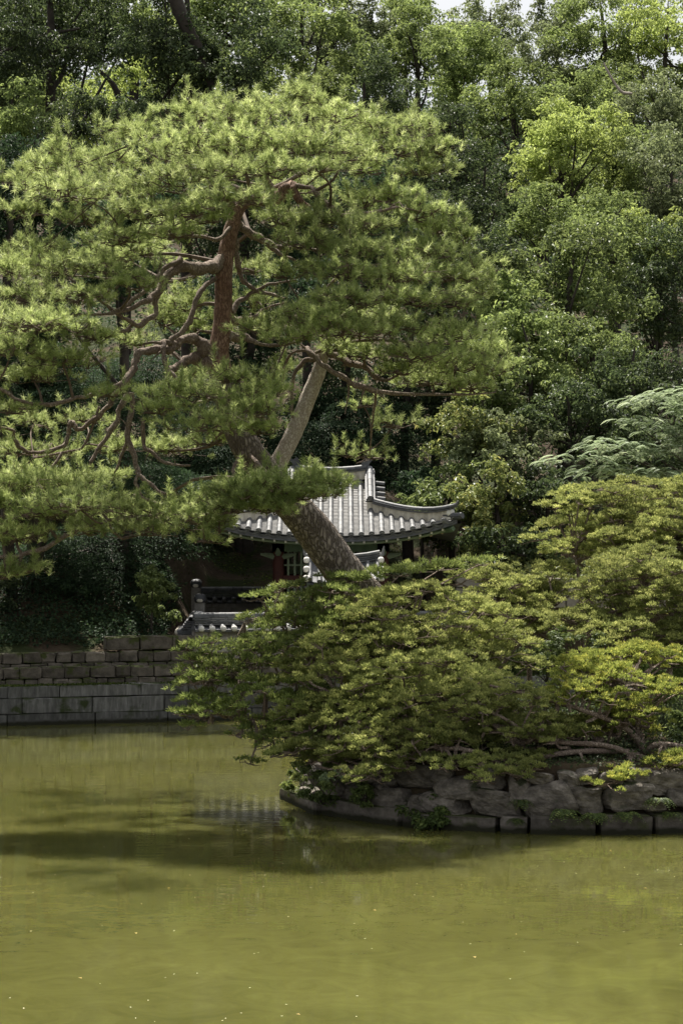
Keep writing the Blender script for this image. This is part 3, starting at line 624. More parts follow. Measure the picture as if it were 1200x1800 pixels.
for k, (wd, dz) in enumerate(((.24,0),(.2,.045),(.16,.09))):
    mb = MB(); pts = np.array([groof(x, 1) + [0,0,.02+dz] for x in np.linspace(-hwg, hwg, 13)]); tube(mb, pts, [.055]*13, 4, 1); mb.build('ridge_course', M['tile'], gt)
captiles([groof(x, 1) + [0,0,.17] for x in np.linspace(-hwg, hwg, 9)], .06, gt)
for sg in (-1, 1):
    mb = MB(); p = groof(sg*hwg, 1) + [0,0,.1]; tube(mb, [p, p+[sg*.07,0,.02], p+[sg*.11,0,.22]], [.07,.05,.012], 7, 3); mb.build('ridge_ornament', M['tile'], gt)
    for s in (.03, .5, .9):
        p = groof(sg*hwg, s) + [sg*.03, -.04, .04]; mb = MB(); V, Fc = block((.15,.22,.16), 2.8, 3); mb.add(V + p, Fc); mb.build('lime_plug', M['white'], gt, True)
for px in (568, 655):
    c = P(px, 1100, 47.9); mb = MB(); box(mb, (c[0], c[1], (gz-.45+1.35)/2), (.24,.24,gz-.45-1.35)); mb.build('post', M['red_wood'], gt)
mb = MB(); box(mb, (gc[0]+.05, gc[1], gz-.62), (1.55,.16,.16)); mb.build('lintel', M['red_wood'], gt)
for k in range(9):
    mb = MB(); box(mb, (P(582,1100,47.9)[0]+k*.115, gc[1]+.02, 2.0), (.04,.04,.9)); mb.build('lattice_bar', M['green_light'], gt)

# ------------------------------------------------------------------ low wall right of the pavilion with vines on top
lw0 = P(800,1030,49.3); lw1 = P(1010,1030,49.3); lwt = P(900,1016,49.3)[2]
lw = thing('low_stone_wall', ((lw0[0]+lw1[0])/2, 49.3, 2.0), 'low weathered grey wall under yellow green vines, right of the pavilion', 'wall')
x = lw0[0]; r = RNG(31)
while x < lw1[0]+2:
    L = r.uniform(.7, 1.3); place_block('coping_stone', (L-.02, .45, .22), (x+L/2, 49.35, lwt-.11), 0, M['lowwall'], lw, r, 9, 4, .02, .01); 
    for q in range(2): place_block('wall_stone', (L*.5-.02, .4, .5), (x+L*(.25+.5*q), 49.4, lwt-.48), 0, M['lowwall'], lw, r, 8, 3, .02, .02)
    x += L

# ------------------------------------------------------------------ foliage generators
def sub_lobes(r, C, R, n1, n2, f1=(.20,.40), f2=(.28,.5)):
    d = rdir(r, n1)
    c1 = C + R*d*(r.random((n1, 1))**.4)*.95; r1 = R.mean()*r.uniform(*f1, (n1, 1))
    d2 = rdir(r, n1*n2); d2[:, 2] = np.abs(d2[:, 2])*r.choice([1, 1, -.8], n1*n2); k = np.repeat(np.arange(n1), n2)
    c2 = c1[k] + d2*r1[k]*np.array([1, 1, .75])*r.uniform(.6, 1.05, (n1*n2, 1)); r2 = r1[k]*r.uniform(*f2, (n1*n2, 1))
    return c1, c2, r2[:, 0]
def leaf_lobes(mb, r, c2, r2, n, L, W, up=.5, flat=.75, jl=.3):
    pr = r2**2/np.sum(r2**2); k = r.choice(len(c2), n, p=pr); d = rdir(r, n); d[:, 2] = np.where((d[:, 2] < 0) & (r.random(n) < .55), -d[:, 2], d[:, 2])
    rad_ = np.where(r.random(n) < .12, r.uniform(.9, 1.5, n), 1 - np.abs(r.normal(0, .25, n)))[:, None]; sh = r.uniform(.6, 1.45, (len(c2), 3)); pos = c2[k] + d*r2[k][:, None]*sh[k]*np.array([1, 1, flat])*rad_
    N = nrm(d + np.array([0, 0, up]) + rdir(r, n)*.75); D = nrm(np.cross(N, rdir(r, n)) + np.array([0, 0, -.25]))
    ln = L*r.uniform(1-jl, 1+jl, n); rn = np.clip(.5 + r.normal(0, .22, n) + (r.random(len(c2))*.3-.15)[k], 0, 1)
    leaves(mb, pos, D, N, ln, ln*W, rn)
def crown_tree(name, label, cat, px, py, rx, ry, Y, mat, seed, leaf=.11, n=None, lobes=24, sub=8, trunk=True, group=None, dr=1.0, wl=.55, base=None, tr_r=None, limbs=6, hang=0):
    r = RNG(seed); C = P(px, py, Y); m = mpp(Y); R = np.array([rx*m, (rx+ry)/2*m*dr, ry*m])
    bz = ground(C[0], Y) if base is None else base
    th_ = thing(name, (C[0], Y, float(bz)), label, cat, group)
    c1, c2, r2 = sub_lobes(r, C, R, lobes, sub)
    if n is None:
        n = int(3.4 * pi*rx*ry / ((leaf/m)**2*wl*.5)); n = min(n, 30000)
    mb = MB(); leaf_lobes(mb, r, c2, r2, n, leaf, wl)
    cr = mb.build('crown', mat, th_); 
    if trunk:
        tr = tr_r or max(.06, R[0]*.055); mb = MB(); top = C + [0, 0, R[2]*.2]; b = np.array([C[0] + r.uniform(-.3,.3)*R[0]*.4, Y, float(bz)-.2]); mid = (b+top)/2 + r.normal(size=3)*[.05,.05,0]*R[2]
        tube(mb, [b, mid, top, C + [r.normal()*.2, 0, R[2]*.75]], [tr*1.25, tr, tr*.6, tr*.15], 7, 4, .05, r); mb.build('trunk', M['bark_dark'], th_, True)
        mb = MB()
        for k in r.choice(len(c1), min(limbs, len(c1)), replace=False):
            s = mid + (top-mid)*r.uniform(0, .9); q = (s + c1[k])/2 + [0, 0, -.1*R[2]] + r.normal(size=3)*.08*R[0]; tube(mb, [s, q, c1[k]], [tr*.5, tr*.32, tr*.12], 5, 4, .05, r)
        mb.build('limb', M['bark_dark'], th_, True)
    return th_

# ------------------------------------------------------------------ the great pine
PY = 31.6
root = P(800, 1262, 33.2); pine = thing('leaning_pine', root, 'large leaning red pine with spreading needle pads and plated grey trunk on the island', 'pine tree')
rp_ = RNG(77)
SK = []   # skeleton points for attaching pads
def limb(path, mat, name='limb', sides=8, rough=.05, label=None, m=5):
    pts = np.array([P(a[0], a[1], PY + (a[3] if len(a) > 3 else 0)) for a in path]); rad = np.array([a[2]*(.5 if name == 'trunk' and True else .40)*mpp(PY) for a in path])
    if name == 'limb':
        cc_ = catmull(np.column_stack([pts, rad]), 3); cc_[1:-1, :3] += rp_.normal(size=(len(cc_)-2, 3))*np.minimum(cc_[1:-1, 3:4]*.32, .022); cc_[1:-1, 3] *= rp_.uniform(.86, 1.18, len(cc_)-2); cc_[:, :3][0] = pts[0]; pts, rad = cc_[:, :3], cc_[:, 3]; m = 2; rough = .09
    mb = MB(); tube(mb, pts, rad, sides, m, rough, rp_)
    if name == 'limb' and len(pts) > 8:
        for q_ in rp_.choice(np.arange(3, len(pts)-2), min(4, len(pts)//5), replace=False):
            dq = rdir(rp_, 1)[0]*np.array([1,.6,1]); Lq = rp_.uniform(.06, .28); tube(mb, [pts[q_], pts[q_]+dq*Lq*.5, pts[q_]+dq*Lq+[0,0,-.03]], [rad[q_]*.5, rad[q_]*.3, .004], 5, 2, .08, rp_)
    o = mb.build(name, mat, pine, True)
    if label: tag(o, label)
    c = catmull(np.column_stack([pts, rad]), 6 if name == 'trunk' else 2); SK.extend(c.tolist()); return o
limb([(815,1275,110,1.7),(775,1200,86,1.6),(720,1130,76,1.4),(658,1068,72,1.2),(602,1003,70,1.0),(553,935,68,.8),(508,882,62,.5),(470,838,57,.2),(438,795,54,0),(419,755,50,0),(400,700,46,0),(388,655,44,0)], M['bark_grey'], 'trunk', 20, .02, 'leaning lower trunk in thick grey bark plates', 6)
limb([(390,668,42),(385,620,36),(391,570,33),(393,520,31),(394,470,30),(403,420,27),(412,385,24),(425,362,20),(450,350,18)], M['bark_red'], 'trunk', 16, .025, 'upright upper trunk in smooth red brown bark', 6)
limb([(474,845,36,.4),(488,816,32,.4),(507,780,31,.4),(523,746,30,.4),(547,686,28,.4),(562,647,25,.4),(570,600,18,.4),(560,560,12,.4)], M['bark_pale'], 'trunk', 14, .03, 'slim pale second trunk rising right', 6)
BL = M['bark_limb']; BR = M['bark_red']
for p_ in [
 [(394,455,36,0),(370,468,30,-.3),(345,474,27,-.5),(318,468,24,-.6),(296,486,20,-.7),(280,510,16,-.8),(258,528,13,-.9),(220,545,9,-1.1),(168,553,5,-1.3),(60,552,3,-1.6)],
 [(300,482,17,-.7),(283,500,13,-.7),(276,530,12,-.6),(272,555,12,-.6),(240,572,11,-.7),(225,562,9,-.9),(195,543,8,-1.1),(172,522,5,-1.3)],
 [(318,455,14,-.6),(290,475,12,-.8),(262,505,10,-1),(225,535,9,-1.1),(190,552,7,-1.2)],
 [(235,570,9,-.7),(215,582,7,-.8),(160,590,4,-.9)],
 [(385,625,62,.05),(362,622,44,0),(350,600,24,-.1),(325,596,19,-.3),(305,612,17,-.4),(280,615,17,-.5),(252,618,17,-.7),(238,632,17,-.8),(232,655,15,-.9),(205,678,13,-1.1),(165,692,10,-1.2),(120,705,9,-1.3),(75,712,8,-1.5),(40,706,8,-1.6),(0,684,7,-1.8),(-40,670,5,-2)],
 [(370,640,40,0),(345,630,26,-.1),(320,640,20,-.2),(303,650,14,-.3),(292,668,8,-.4)],
 [(310,606,15,-.4),(290,602,12,-.6),(288,625,11,-.7),(297,650,10,-.8),(312,668,7,-.9),(322,690,5,-1)],
 [(378,490,12,-.1),(358,506,11,-.3),(344,530,11,-.4),(337,558,12,-.5),(325,578,12,-.5),(300,598,12,-.5)],
 [(236,640,13,-.8),(228,668,11,-.8),(205,690,11,-.7),(190,715,11,-.6),(165,740,10,-.6),(140,755,9,-.6),(128,744,11,-.6),(121,752,10,-.6),(118,775,9,-.6),(100,790,9,-.7),(70,797,9,-.8),(40,790,9,-.9),(26,770,8,-1),(20,755,7,-1.1),(-30,750,5,-1.3)],
 [(225,690,12,-1),(205,740,11,-1),(180,780,10,-1),(160,812,9,-1)],
 [(232,690,14,-1),(228,735,13,-1),(225,775,12,-1),(238,805,11,-1),(242,830,9,-1),(240,850,7,-1),(250,875,5,-1)],
 [(240,830,8,-1),(262,850,8,-1.1),(285,866,7,-1.2),(305,872,4,-1.2)],
 [(228,770,8,-1),(215,795,7,-.9),(205,825,5,-.8)],
 [(252,735,10,-1.1),(252,780,9,-1.1),(270,798,8,-1.2),(295,814,7,-1.2),(335,818,4,-1.3)],
 [(175,715,6,-.6),(150,780,6,-.5),(115,795,6,-.5),(60,805,4,-.5)],
 [(110,795,7,-.6),(90,825,6,-.7),(70,848,5,-.7)],
 [(236,870,6,-1),(300,900,6,-1.8),(190,915,8,-1.9),(130,935,9,-2),(80,962,10,-2),(30,976,9,-2.1),(-40,982,7,-2.2)],
 [(190,918,6,-2),(200,935,6,-2),(215,948,5,-2)],
 [(412,388,22,0),(428,400,18,.2),(448,415,17,.3),(470,425,16,.3),(490,437,14,.3),(515,436,8,.2),(570,440,5,-.2)],
 [(470,427,10,.3),(490,445,9,.2),(520,458,5,.1)],
 [(415,420,12,0),(416,450,12,.1),(424,480,12,.2),(440,505,11,.2),(470,515,9,.2),(500,525,5,.2)],
 [(408,550,14,0),(420,530,11,.1),(440,517,9,.2),(470,500,7,.2),(520,492,4,.2)],
 [(402,565,20,0),(425,562,16,.1),(450,555,9,.2),(470,540,6,.3),(505,530,4,.3)],
 [(398,595,26,0),(425,590,16,.2),(450,602,9,.1),(490,606,7,0),(540,595,5,-.6)],
 [(450,352,22,0),(480,352,26,0),(500,335,26,0),(516,326,18,0),(520,345,16,-.1),(545,366,9,-.2)],
 [(405,400,10,-.1),(385,420,9,-.3),(355,415,7,-.5),(315,412,6,-.9),(270,412,5,-1.2),(215,405,4,-1.4)],
 [(420,362,16,0),(400,352,14,-.1),(395,340,14,-.2),(410,332,15,-.2),(432,338,13,-.2)],
 [(400,350,10,-.2),(375,325,8,-.6),(360,305,7,-.8),(320,290,6,-.9),(280,278,5,-.9),(240,250,4,-.8)],
 [(375,325,7,-.6),(330,340,5,-1),(270,335,4,-1.2),(180,345,3,-1.2)],
 [(515,326,12,0),(545,330,10,-.2),(570,355,10,-.4),(605,378,10,-.4),(650,375,8,-.3),(700,365,5,0),(760,375,3,.4)],
 [(480,340,12,0),(470,310,9,-.1),(480,280,7,-.2),(510,240,6,-.2),(525,200,4,-.1)],
 [(480,330,9,.1),(540,300,8,.5),(600,272,7,1),(660,265,7,1.2),(720,250,6,1.4),(765,235,4,1.6)],
 [(440,345,9,0),(430,300,7,-.5),(400,270,5,-.8),(360,225,4,-.6)],
 [(548,625,12,.2),(540,612,11,-.1),(565,640,11,-.3),(600,662,12,-.3),(640,682,12,-.2),(690,690,9,0),(740,692,7,.1),(800,694,5,.2),(870,690,3,.3)],
 [(572,612,16,.4),(600,632,15,.2),(635,645,14,0),(665,665,13,-.1)],
 [(560,628,10,.3),(535,635,10,.3),(518,660,9,.3),(513,700,8,.3),(514,735,6,.3)],
 [(540,615,7,.1),(508,625,6,.3),(497,670,6,.5)],
 [(612,665,5,-.3),(612,690,4,-.2),(606,728,3,-.2)],
 [(660,690,6,0),(655,740,5,.6),(650,790,4,1.2)],
 [(572,600,15,.4),(600,560,11,.2),(650,535,8,-.2),(700,520,6,-.2),(800,515,3,.2)],
 [(560,560,10,.3),(580,500,8,.1),(640,470,6,-.2),(720,460,5,0),(800,450,3,.4)],
 [(555,620,8,.2),(620,600,7,-.4),(700,600,6,-.2),(790,605,4,.2)],
 [(430,790,9,-.1),(410,830,8,-1),(430,860,7,-1.8),(400,900,5,-2.2),(300,905,3,-2.2)],
 [(440,800,9,-.3),(470,830,7,-1.4),(520,845,5,-2),(585,850,3,-2.2)],
 [(395,690,10,-.2),(380,700,9,-1),(330,710,7,-1.8),(280,705,5,-2)],
 [(400,720,9,-.2),(430,735,7,-1.2),(470,740,5,-1.8)],
]: limb(p_, BR if p_[0][0] in (450,) else BL, 'limb', 8 if p_[0][2] > 9 else 6, .06)
SKa = np.array(SK)
PADS = [(525,180,60,34,.3),(520,165,25,26,.3),(440,205,80,38,-.3),(350,200,62,34,.2),(590,205,60,30,.8),(660,225,80,28,1.5),(735,220,46,22,1.8),(700,262,80,28,1.2),(770,262,36,24,1.6),
(240,232,58,30,0),(310,262,80,34,-1),(420,255,90,38,-1.2),(520,255,80,35,-1),(600,270,75,32,-.5),(200,285,70,32,.5),(105,290,75,30,.6),(95,262,18,24,.6),(45,320,42,30,.8),
(130,335,80,30,-.3),(215,330,70,30,-1.3),(300,315,75,30,-1.8),(380,300,60,22,-2),(470,297,70,24,-1.8),(560,297,55,18,-1.5),(640,295,60,20,.5),(740,300,60,22,1.4),
(50,370,45,24,.2),(150,385,60,22,-.5),(250,375,80,28,-1.5),(345,370,68,26,-2.2),(440,352,55,18,-2.2),(385,345,50,16,-2.3),(210,420,70,24,-1.6),(310,410,60,18,-1.8),(375,385,30,14,-2.2),
(60,440,60,26,-.2),(20,470,50,28,-.8),(110,470,70,28,-1),(190,470,60,26,-1.6),(230,500,55,24,-2),(50,520,70,28,-1.4),(140,520,60,24,-1.8),(80,570,80,30,-1.8),(20,610,50,32,-2),(165,590,50,18,-1.6),(110,630,70,26,-1.6),(60,660,60,24,-1.2),(20,720,50,18,-1.6),
(330,535,45,30,.9),(290,560,40,30,1.1),(345,570,45,28,1.3),(240,600,40,18,1.2),(330,660,40,18,1.2),(250,440,60,22,.8),(450,470,45,22,.9),(440,530,40,22,1.0),
(690,345,55,26,.4),(640,355,50,24,.8),(560,388,66,24,-.6),(490,385,56,22,-.8),(640,398,70,26,-.4),(730,375,56,28,.4),(770,400,55,30,.8),(540,425,72,24,-1),(640,440,80,26,-.8),(740,440,75,30,.2),(815,420,26,32,.9),
(590,475,80,26,-1.2),(690,485,80,28,-.8),(780,485,70,28,.2),(840,475,38,24,.7),(845,510,30,18,.6),(500,480,40,18,-.9),(620,525,85,26,-1.4),(720,525,80,26,-.7),(800,530,50,20,.1),
(545,555,80,28,-1.6),(455,578,45,22,-1.4),(505,592,60,20,-1.8),(600,580,85,26,-1.6),(690,575,80,26,-.8),(790,590,70,26,.2),(850,612,36,22,.5),(640,622,50,18,-.2),(720,625,80,26,-.6),(800,640,80,28,0),(865,650,36,22,.4),(760,668,80,20,.2),(700,652,40,16,-.5),(830,680,50,16,.2),
(412,662,66,24,-1.8),(470,690,50,24,-1.9),(350,690,70,26,-2.2),(440,720,66,28,-2.2),(290,690,50,20,-2),(280,718,58,24,-2.4),(370,745,80,26,-2.5),(455,752,52,22,-2),(500,648,30,14,.9),(590,610,35,16,-.3),
(60,740,50,16,.9),(150,735,50,18,.8),(200,785,60,22,1.0),(300,785,60,22,1.2),(370,775,50,18,.4),(40,790,60,22,.2),(100,800,40,20,1.0),(190,690,40,14,-1.9),
(40,850,70,28,-1.6),(130,850,70,26,-1.4),(195,835,40,20,-.4),(180,885,70,26,-1.8),(80,900,80,28,-2),(270,895,70,22,-1.8),(350,878,55,18,-1.6),(350,912,75,24,-2.2),(250,932,66,20,-2.2),(150,930,60,20,-2),(30,940,60,26,-2),(45,1000,40,16,-2.2),(10,1010,40,18,-2.2),(385,925,28,20,-2.2),(360,948,40,12,-2.2),(10,880,40,24,-1.8),
(435,868,66,20,-2.4),(500,862,50,20,-2.4),(545,845,34,12,-2.2),(410,892,50,20,-2.4),(595,848,34,16,-2.2),(490,885,36,14,-2.4),
(690,742,55,20,1.5),(650,800,52,14,1.6),(610,800,26,9,1.4),(640,710,40,14,1.2),
(-60,470,60,30,-.6),(-60,560,60,30,-1.6),(-50,650,60,30,-1.8),(-60,760,60,26,-1.6),(-50,850,60,30,-1.8),(-60,930,60,28,-2),
(640,560,90,26,2.4),(380,300,90,30,2.6),(520,330,80,24,2.4),(455,850,60,22,-2.3),(80,470,90,26,4.2),(230,450,90,26,4.5),(60,840,90,26,3.5),(250,905,90,20,3.0),(120,335,90,24,-3.4),(60,565,90,24,-3.4),(140,885,90,24,-3.3),(300,400,60,18,4.2),(530,872,48,16,-2.3),(480,893,50,16,-2.3),(575,866,36,14,-2.2),(410,865,50,22,-2.2),(555,838,30,14,-2.0)]
mneed = 0
for pi_, (px, py, rx, ry, dy) in enumerate(PADS):
    r = RNG(1000+pi_); Y = PY + dy; C = P(px, py, Y); m = mpp(Y); Rx, Rz = rx*m*1.04, ry*m*.86; Ry = Rx*.8
    area = rx*ry*pi; sparse = .5 if (py > 690 and px > 600) else (1.5 if (py > 825 and px > 400) else 1.0)
    n = int(area/54*sparse); 
    d = rdir(r, n); d[:, 2] = np.where((d[:, 2] < 0) & (r.random(n) < .6), -d[:, 2], d[:, 2]); rr = r.random(n)**.45
    # uneven edge: lobed outline
    az = np.arctan2(d[:, 1], d[:, 0]); ph = r.uniform(0, 6, 3); lob = 1 + .24*np.sin(az*3+ph[0]) + .20*np.sin(az*5+ph[1]) + .14*np.sin(az*2+ph[2])
    pos = C + d*rr[:, None]*np.array([Rx, Ry, Rz])*lob[:, None]
    pos[:, 2] -= .10*Rx*(rr*np.hypot(d[:,0],d[:,1]))**2
    ax = nrm(np.stack([d[:,0]*.7, d[:,1]*.7, np.full(n, .6)], 1) + rdir(r, n)*.5 + np.array([-.05,0,0]))
    nc = max(2, n//22); ci = r.choice(n, nc); cb_ = pos[ci] + np.array([0,0,1.0])*Rz*.35; hgt = r.uniform(.10, .30, nc)
    pos = np.concatenate([pos] + [cb_ + np.stack([r.normal(0,.015,nc), r.normal(0,.015,nc), hgt*t_], 1) for t_ in (.35,.7,1.0)]); ax = np.concatenate([ax] + [nrm(np.array([0,0,1.0]) + rdir(r, nc)*.2)]*3); n = len(pos)
    # attach
    dist = np.linalg.norm(SKa[:, :3] - (C - [0,0,Rz*.5]), axis=1); kk = int(np.argmin(dist)); a0 = SKa[kk, :3]; ra = min(SKa[kk, 3]*.7, .035) + .004
    nodes = C + rdir(r, 9)*np.array([Rx*.55, Ry*.55, Rz*.35]) - [0,0,Rz*.35]
    tb_ = MB(); cc = C - [0,0,Rz*.45]; tube(tb_, [a0, (a0+cc)/2 + r.normal(size=3)*.06*(dist[kk]+.2), cc], [ra, ra*.75, .014], 5, 3, .06, r)
    sticks(tb_, np.repeat(cc[None], 9, 0), nodes, np.full(9, .014), np.full(9, .008), .12, r)
    kn = np.argmin(np.linalg.norm(pos[:, None]-nodes[None], axis=2), axis=1)
    # intermediate twig nodes shared by several shoots
    nt_ = max(4, n//7); ip = pos[r.choice(n, nt_, replace=False)] - [0,0,.05]; kin = np.argmin(np.linalg.norm(ip[:, None]-nodes[None], axis=2), axis=1)
    sticks(tb_, nodes[kin], ip, np.full(nt_, .008), np.full(nt_, .005), .12, r)
    k2 = np.argmin(np.linalg.norm(pos[:, None]-ip[None], axis=2), axis=1); sticks(tb_, ip[k2], pos, np.full(n, .005), np.full(n, .0035), .08, r)
    tw_ = tb_.build('twigs', M['twig'], pine); tag(tw_, kind='stuff')
    # needles
    K = 38; A = np.repeat(ax, K, 0); C0 = np.repeat(pos, K, 0); t = r.uniform(-.02, .085, n*K)
    sp_ = r.uniform(.3, 1.3, n*K); pr = nrm(np.cross(A, rdir(r, n*K))); Dn = nrm(A*np.cos(sp_)[:, None] + pr*np.sin(sp_)[:, None] + np.array([0,0,-.05]))
    tr_ = np.repeat(np.clip(.5 + r.normal(0, .22, n), 0, 1), K) + r.normal(0, .10, n*K)
    nb = MB(); spikes(nb, C0 + A*t[:, None], Dn, r.uniform(.07, .12, n*K), np.full(n*K, .0075), np.clip(tr_, 0, 1), r)
    no = nb.build('needle_pad', M['needle'], pine); tag(no, kind='stuff'); mneed += n*K
print('needles', mneed)

# ------------------------------------------------------------------ junipers
def juniper(name, label, domes, mat, seed, base, npads=40, blob=.085, spike=.036, padr=(.30,.55), fill=.9, group=None, droop=.25, K=64, stems=None, extra=(), width=.02, up=.35, flatz=.36, density=1.0):
    r = RNG(seed); th_ = thing(name, base, label, 'juniper', group); pads = []
    tot = sum(d[2]*d[3] for d in domes)
    for (px, py, rx, ry, Y) in domes:
        C = P(px, py, Y); m = mpp(Y); R = np.array([rx*m, rx*m*.8, ry*m]); k = max(3, int(npads*rx*ry/tot))
        for i in range(k):
            g = (i+.5)/k; zc = 1 - 1.35*g; az = i*2.39996 + r.uniform(-.4,.4); rr = math.sqrt(max(0, 1-zc*zc)); dd = np.array([rr*math.cos(az), rr*math.sin(az), zc])
            pr_ = r.uniform(*padr); pads.append((C + R*dd*r.uniform(.72, .98), pr_, dd, pr_*r.uniform(flatz*.8, flatz*1.2)))
        for i in range(k//2):
            dd = rdir(r, 1)[0]; pads.append((C + R*dd*r.uniform(.2,.6), r.uniform(*padr), dd, r.uniform(*padr)*.3))
    for (px, py, rx, ry, Y) in extra: pads.append((P(px, py, Y), rx*mpp(Y), np.array([0, 0, 1.0]), ry*mpp(Y)))
    nb = MB(); sb = MB(); CC = []
    cen = np.mean([P(d[0], d[1], d[4]) for d in domes], axis=0)
    for (C, pr_, dd, pz) in pads:
        nbn = max(6, int(density*1.5*(pr_/blob)**2*.62)); th2 = r.uniform(0, 2*pi, nbn); q = np.sqrt(r.random(nbn)); ph = r.uniform(0, 6, 2)
        lob = 1 + .22*np.sin(th2*3+ph[0]) + .15*np.sin(th2*5+ph[1]); u, v = q*lob*np.cos(th2)*pr_, q*lob*np.sin(th2)*pr_*.85
        h = np.sqrt(np.clip(1-q*q, 0, 1))*pz*r.uniform(.3, 1.0, nbn); h -= droop*(u*dd[0]+v*dd[1])
        h += .05*np.sin(u*14+ph[0])*np.sin(v*14+ph[1])
        bc = C + np.stack([u, v, h], 1); br = blob*r.uniform(.6, 1.25, nbn)
        n = nbn*K; k = np.repeat(np.arange(nbn), K); d = rdir(r, n); d[:, 2] = np.where(d[:, 2] < -.1, -d[:, 2], d[:, 2]); d = nrm(d + [0,0,.1])
        pos = bc[k] + d*br[k][:, None]*r.uniform(.35, .95, (n, 1))*np.array([1.15,1.15,.8]); Dn = nrm(d*.8 + np.array([0,0,up]) + rdir(r, n)*.45 + np.array([dd[0], dd[1], 0])*.35)
        rn = np.clip(.45 + (r.random(nbn)*.5-.25)[k] + r.normal(0, .12, n) + d[:, 2]*.15, 0, 1)
        spikes(nb, pos, Dn, spike*r.uniform(.7, 1.3, n), width*r.uniform(.7, 1.3, n), rn, r)
        # branchlet to the pad and to some blobs
        ks = r.choice(nbn, min(5, nbn), replace=False); cc = C - [0,0,.03]; sticks(sb, np.repeat(cc[None], len(ks), 0), bc[ks]-[0,0,.03], np.full(len(ks), .012), np.full(len(ks), .005), .1, r); CC.append(cc)
    cr = nb.build('crown', mat, th_); tag(cr, kind='stuff')
    CC = np.array(CC); b = np.asarray(base, float)
    stems = stems or [[(b + (cen-b)*t).tolist() for t in (0, .5, .9)]]
    sk = []
    for s in stems:
        mb = MB(); s = np.array(s, float); n = len(s); rd = np.linspace(.055, .018, n); tube(mb, s, rd, 8, 4, .08, r); mb.build('stem', M['bark_limb'], th_, True); sk.append(catmull(s, 6))
    sk = np.concatenate(sk); kk = np.argmin(np.linalg.norm(CC[:, None]-sk[None], axis=2), axis=1)
    A = sk[kk]; mid = (A+CC)/2 + r.normal(size=A.shape)*.06 - [0,0,.08]; sticks(sb, A, mid, np.full(len(A), .03), np.full(len(A), .022), .06, r); sticks(sb, mid, CC, np.full(len(A), .022), np.full(len(A), .012), .06, r)
    bo = sb.build('branches', M['bark_limb'], th_); tag(bo, kind='stuff')
    return th_
gz1 = lambda x, y: float(iground(x, y))
def ib(px, Y): x = (px-600)/F*Y; return np.array([x, Y, gz1(x, Y)-.1])
b = ib(800, 31.0)
juniper('spreading_juniper', 'broad dense green juniper mound in front of the pine trunk on the island', [(720,1120,150,105,31.4),(640,1190,150,90,30.6),(820,1150,120,100,31.2),(760,1230,150,85,29.6),(620,1270,120,60,29.8),(640,1320,120,30,28.9),(560,1330,60,24,29.3),(850,1300,110,40,28.9)], M['juniper'], 301, b, 150, padr=(.26,.48),
    stems=[[b, b+[-.5,-.2,.7], P(680,1150,30.8)], [b, P(760,1240,30.2), P(600,1230,30.0)]])
b2 = ib(700, 31.5)
juniper('low_yew', 'dark green feathery yew reaching left over the water from the island', [(505,1092,70,28,31.5),(560,1060,90,38,31.8),(450,1150,110,38,31.0),(380,1190,70,36,30.8),(500,1230,110,45,30.4),(370,1250,60,24,30.5),(540,1320,75,34,29.9),(470,1290,60,24,30.2),(600,1130,90,60,31.4)], M['yew'], 302, b2, 120, blob=.075, spike=.062, padr=(.16,.34), droop=.4, up=.2, flatz=.22, width=.02, K=34, density=.85,
    stems=[[b2, P(600,1180,31.3), P(500,1150,31.1), P(370,1200,30.8)], [b2, P(600,1250,30.8), P(480,1260,30.4), P(370,1255,30.5)], [b2, P(620,1100,31.6), P(520,1080,31.6), P(430,1095,31.5)]],
    extra=[(330,1140,26,6,30.9),(318,1255,22,5,30.5),(330,1280,24,5,30.4),(350,1160,30,8,30.8),(440,1340,22,5,30.0),(455,1050,30,8,31.6),(345,1220,30,8,30.7),(620,1020,60,10,32.0),(700,1010,70,12,32.2),(770,1000,60,12,32.3),(840,990,40,10,32.4)])
b3 = ib(1120, 33.8)
juniper('tall_juniper', 'tall yellow green juniper at the right edge, rising behind the others', [(1080,900,110,55,34.6),(1150,960,120,70,34.0),(1010,960,80,45,34.4),(1190,880,60,40,34.8),(1230,990,100,80,34.2)], M['juniper'], 303, b3, 75, padr=(.28,.5),
    stems=[[b3, P(1110,1120,33.8), P(1090,980,34.2)], [b3+[.5,0,0], P(1180,1080,34), P(1170,960,34.2)], [ib(1030,33.9), P(1020,1060,33.9), P(1010,970,34.2)]])
b4 = ib(1080, 31.5)
juniper('upright_juniper', 'yellow green juniper with dark forked trunk, in front of the tall one', [(1120,1010,90,45,32.2),(1180,1060,90,70,31.8),(1060,1060,60,36,32.0),(1200,1140,70,60,31.4),(1250,1100,70,60,31.6),(1100,1120,80,30,31.4),(1010,1100,50,30,31.8)], M['juniper'], 304, b4, 84, padr=(.24,.44),
    stems=[[b4, P(1080,1150,31.6), P(1085,1090,31.8), P(1130,1030,32)], [b4+[.3,.1,0], P(1180,1170,31.6), P(1190,1090,31.7)]])
b5 = ib(930, 33.6)
juniper('small_juniper', 'small dull green juniper between the mound and the tall junipers', [(900,1060,70,45,33.4),(960,1040,60,50,33.8),(930,1110,70,40,33.2),(860,1020,60,22,33.8)], M['juniper'], 305, b5, 40, padr=(.22,.4), stems=[[b5, P(930,1120,33.4), P(940,1050,33.6)]])
b6 = ib(1130, 29.0)
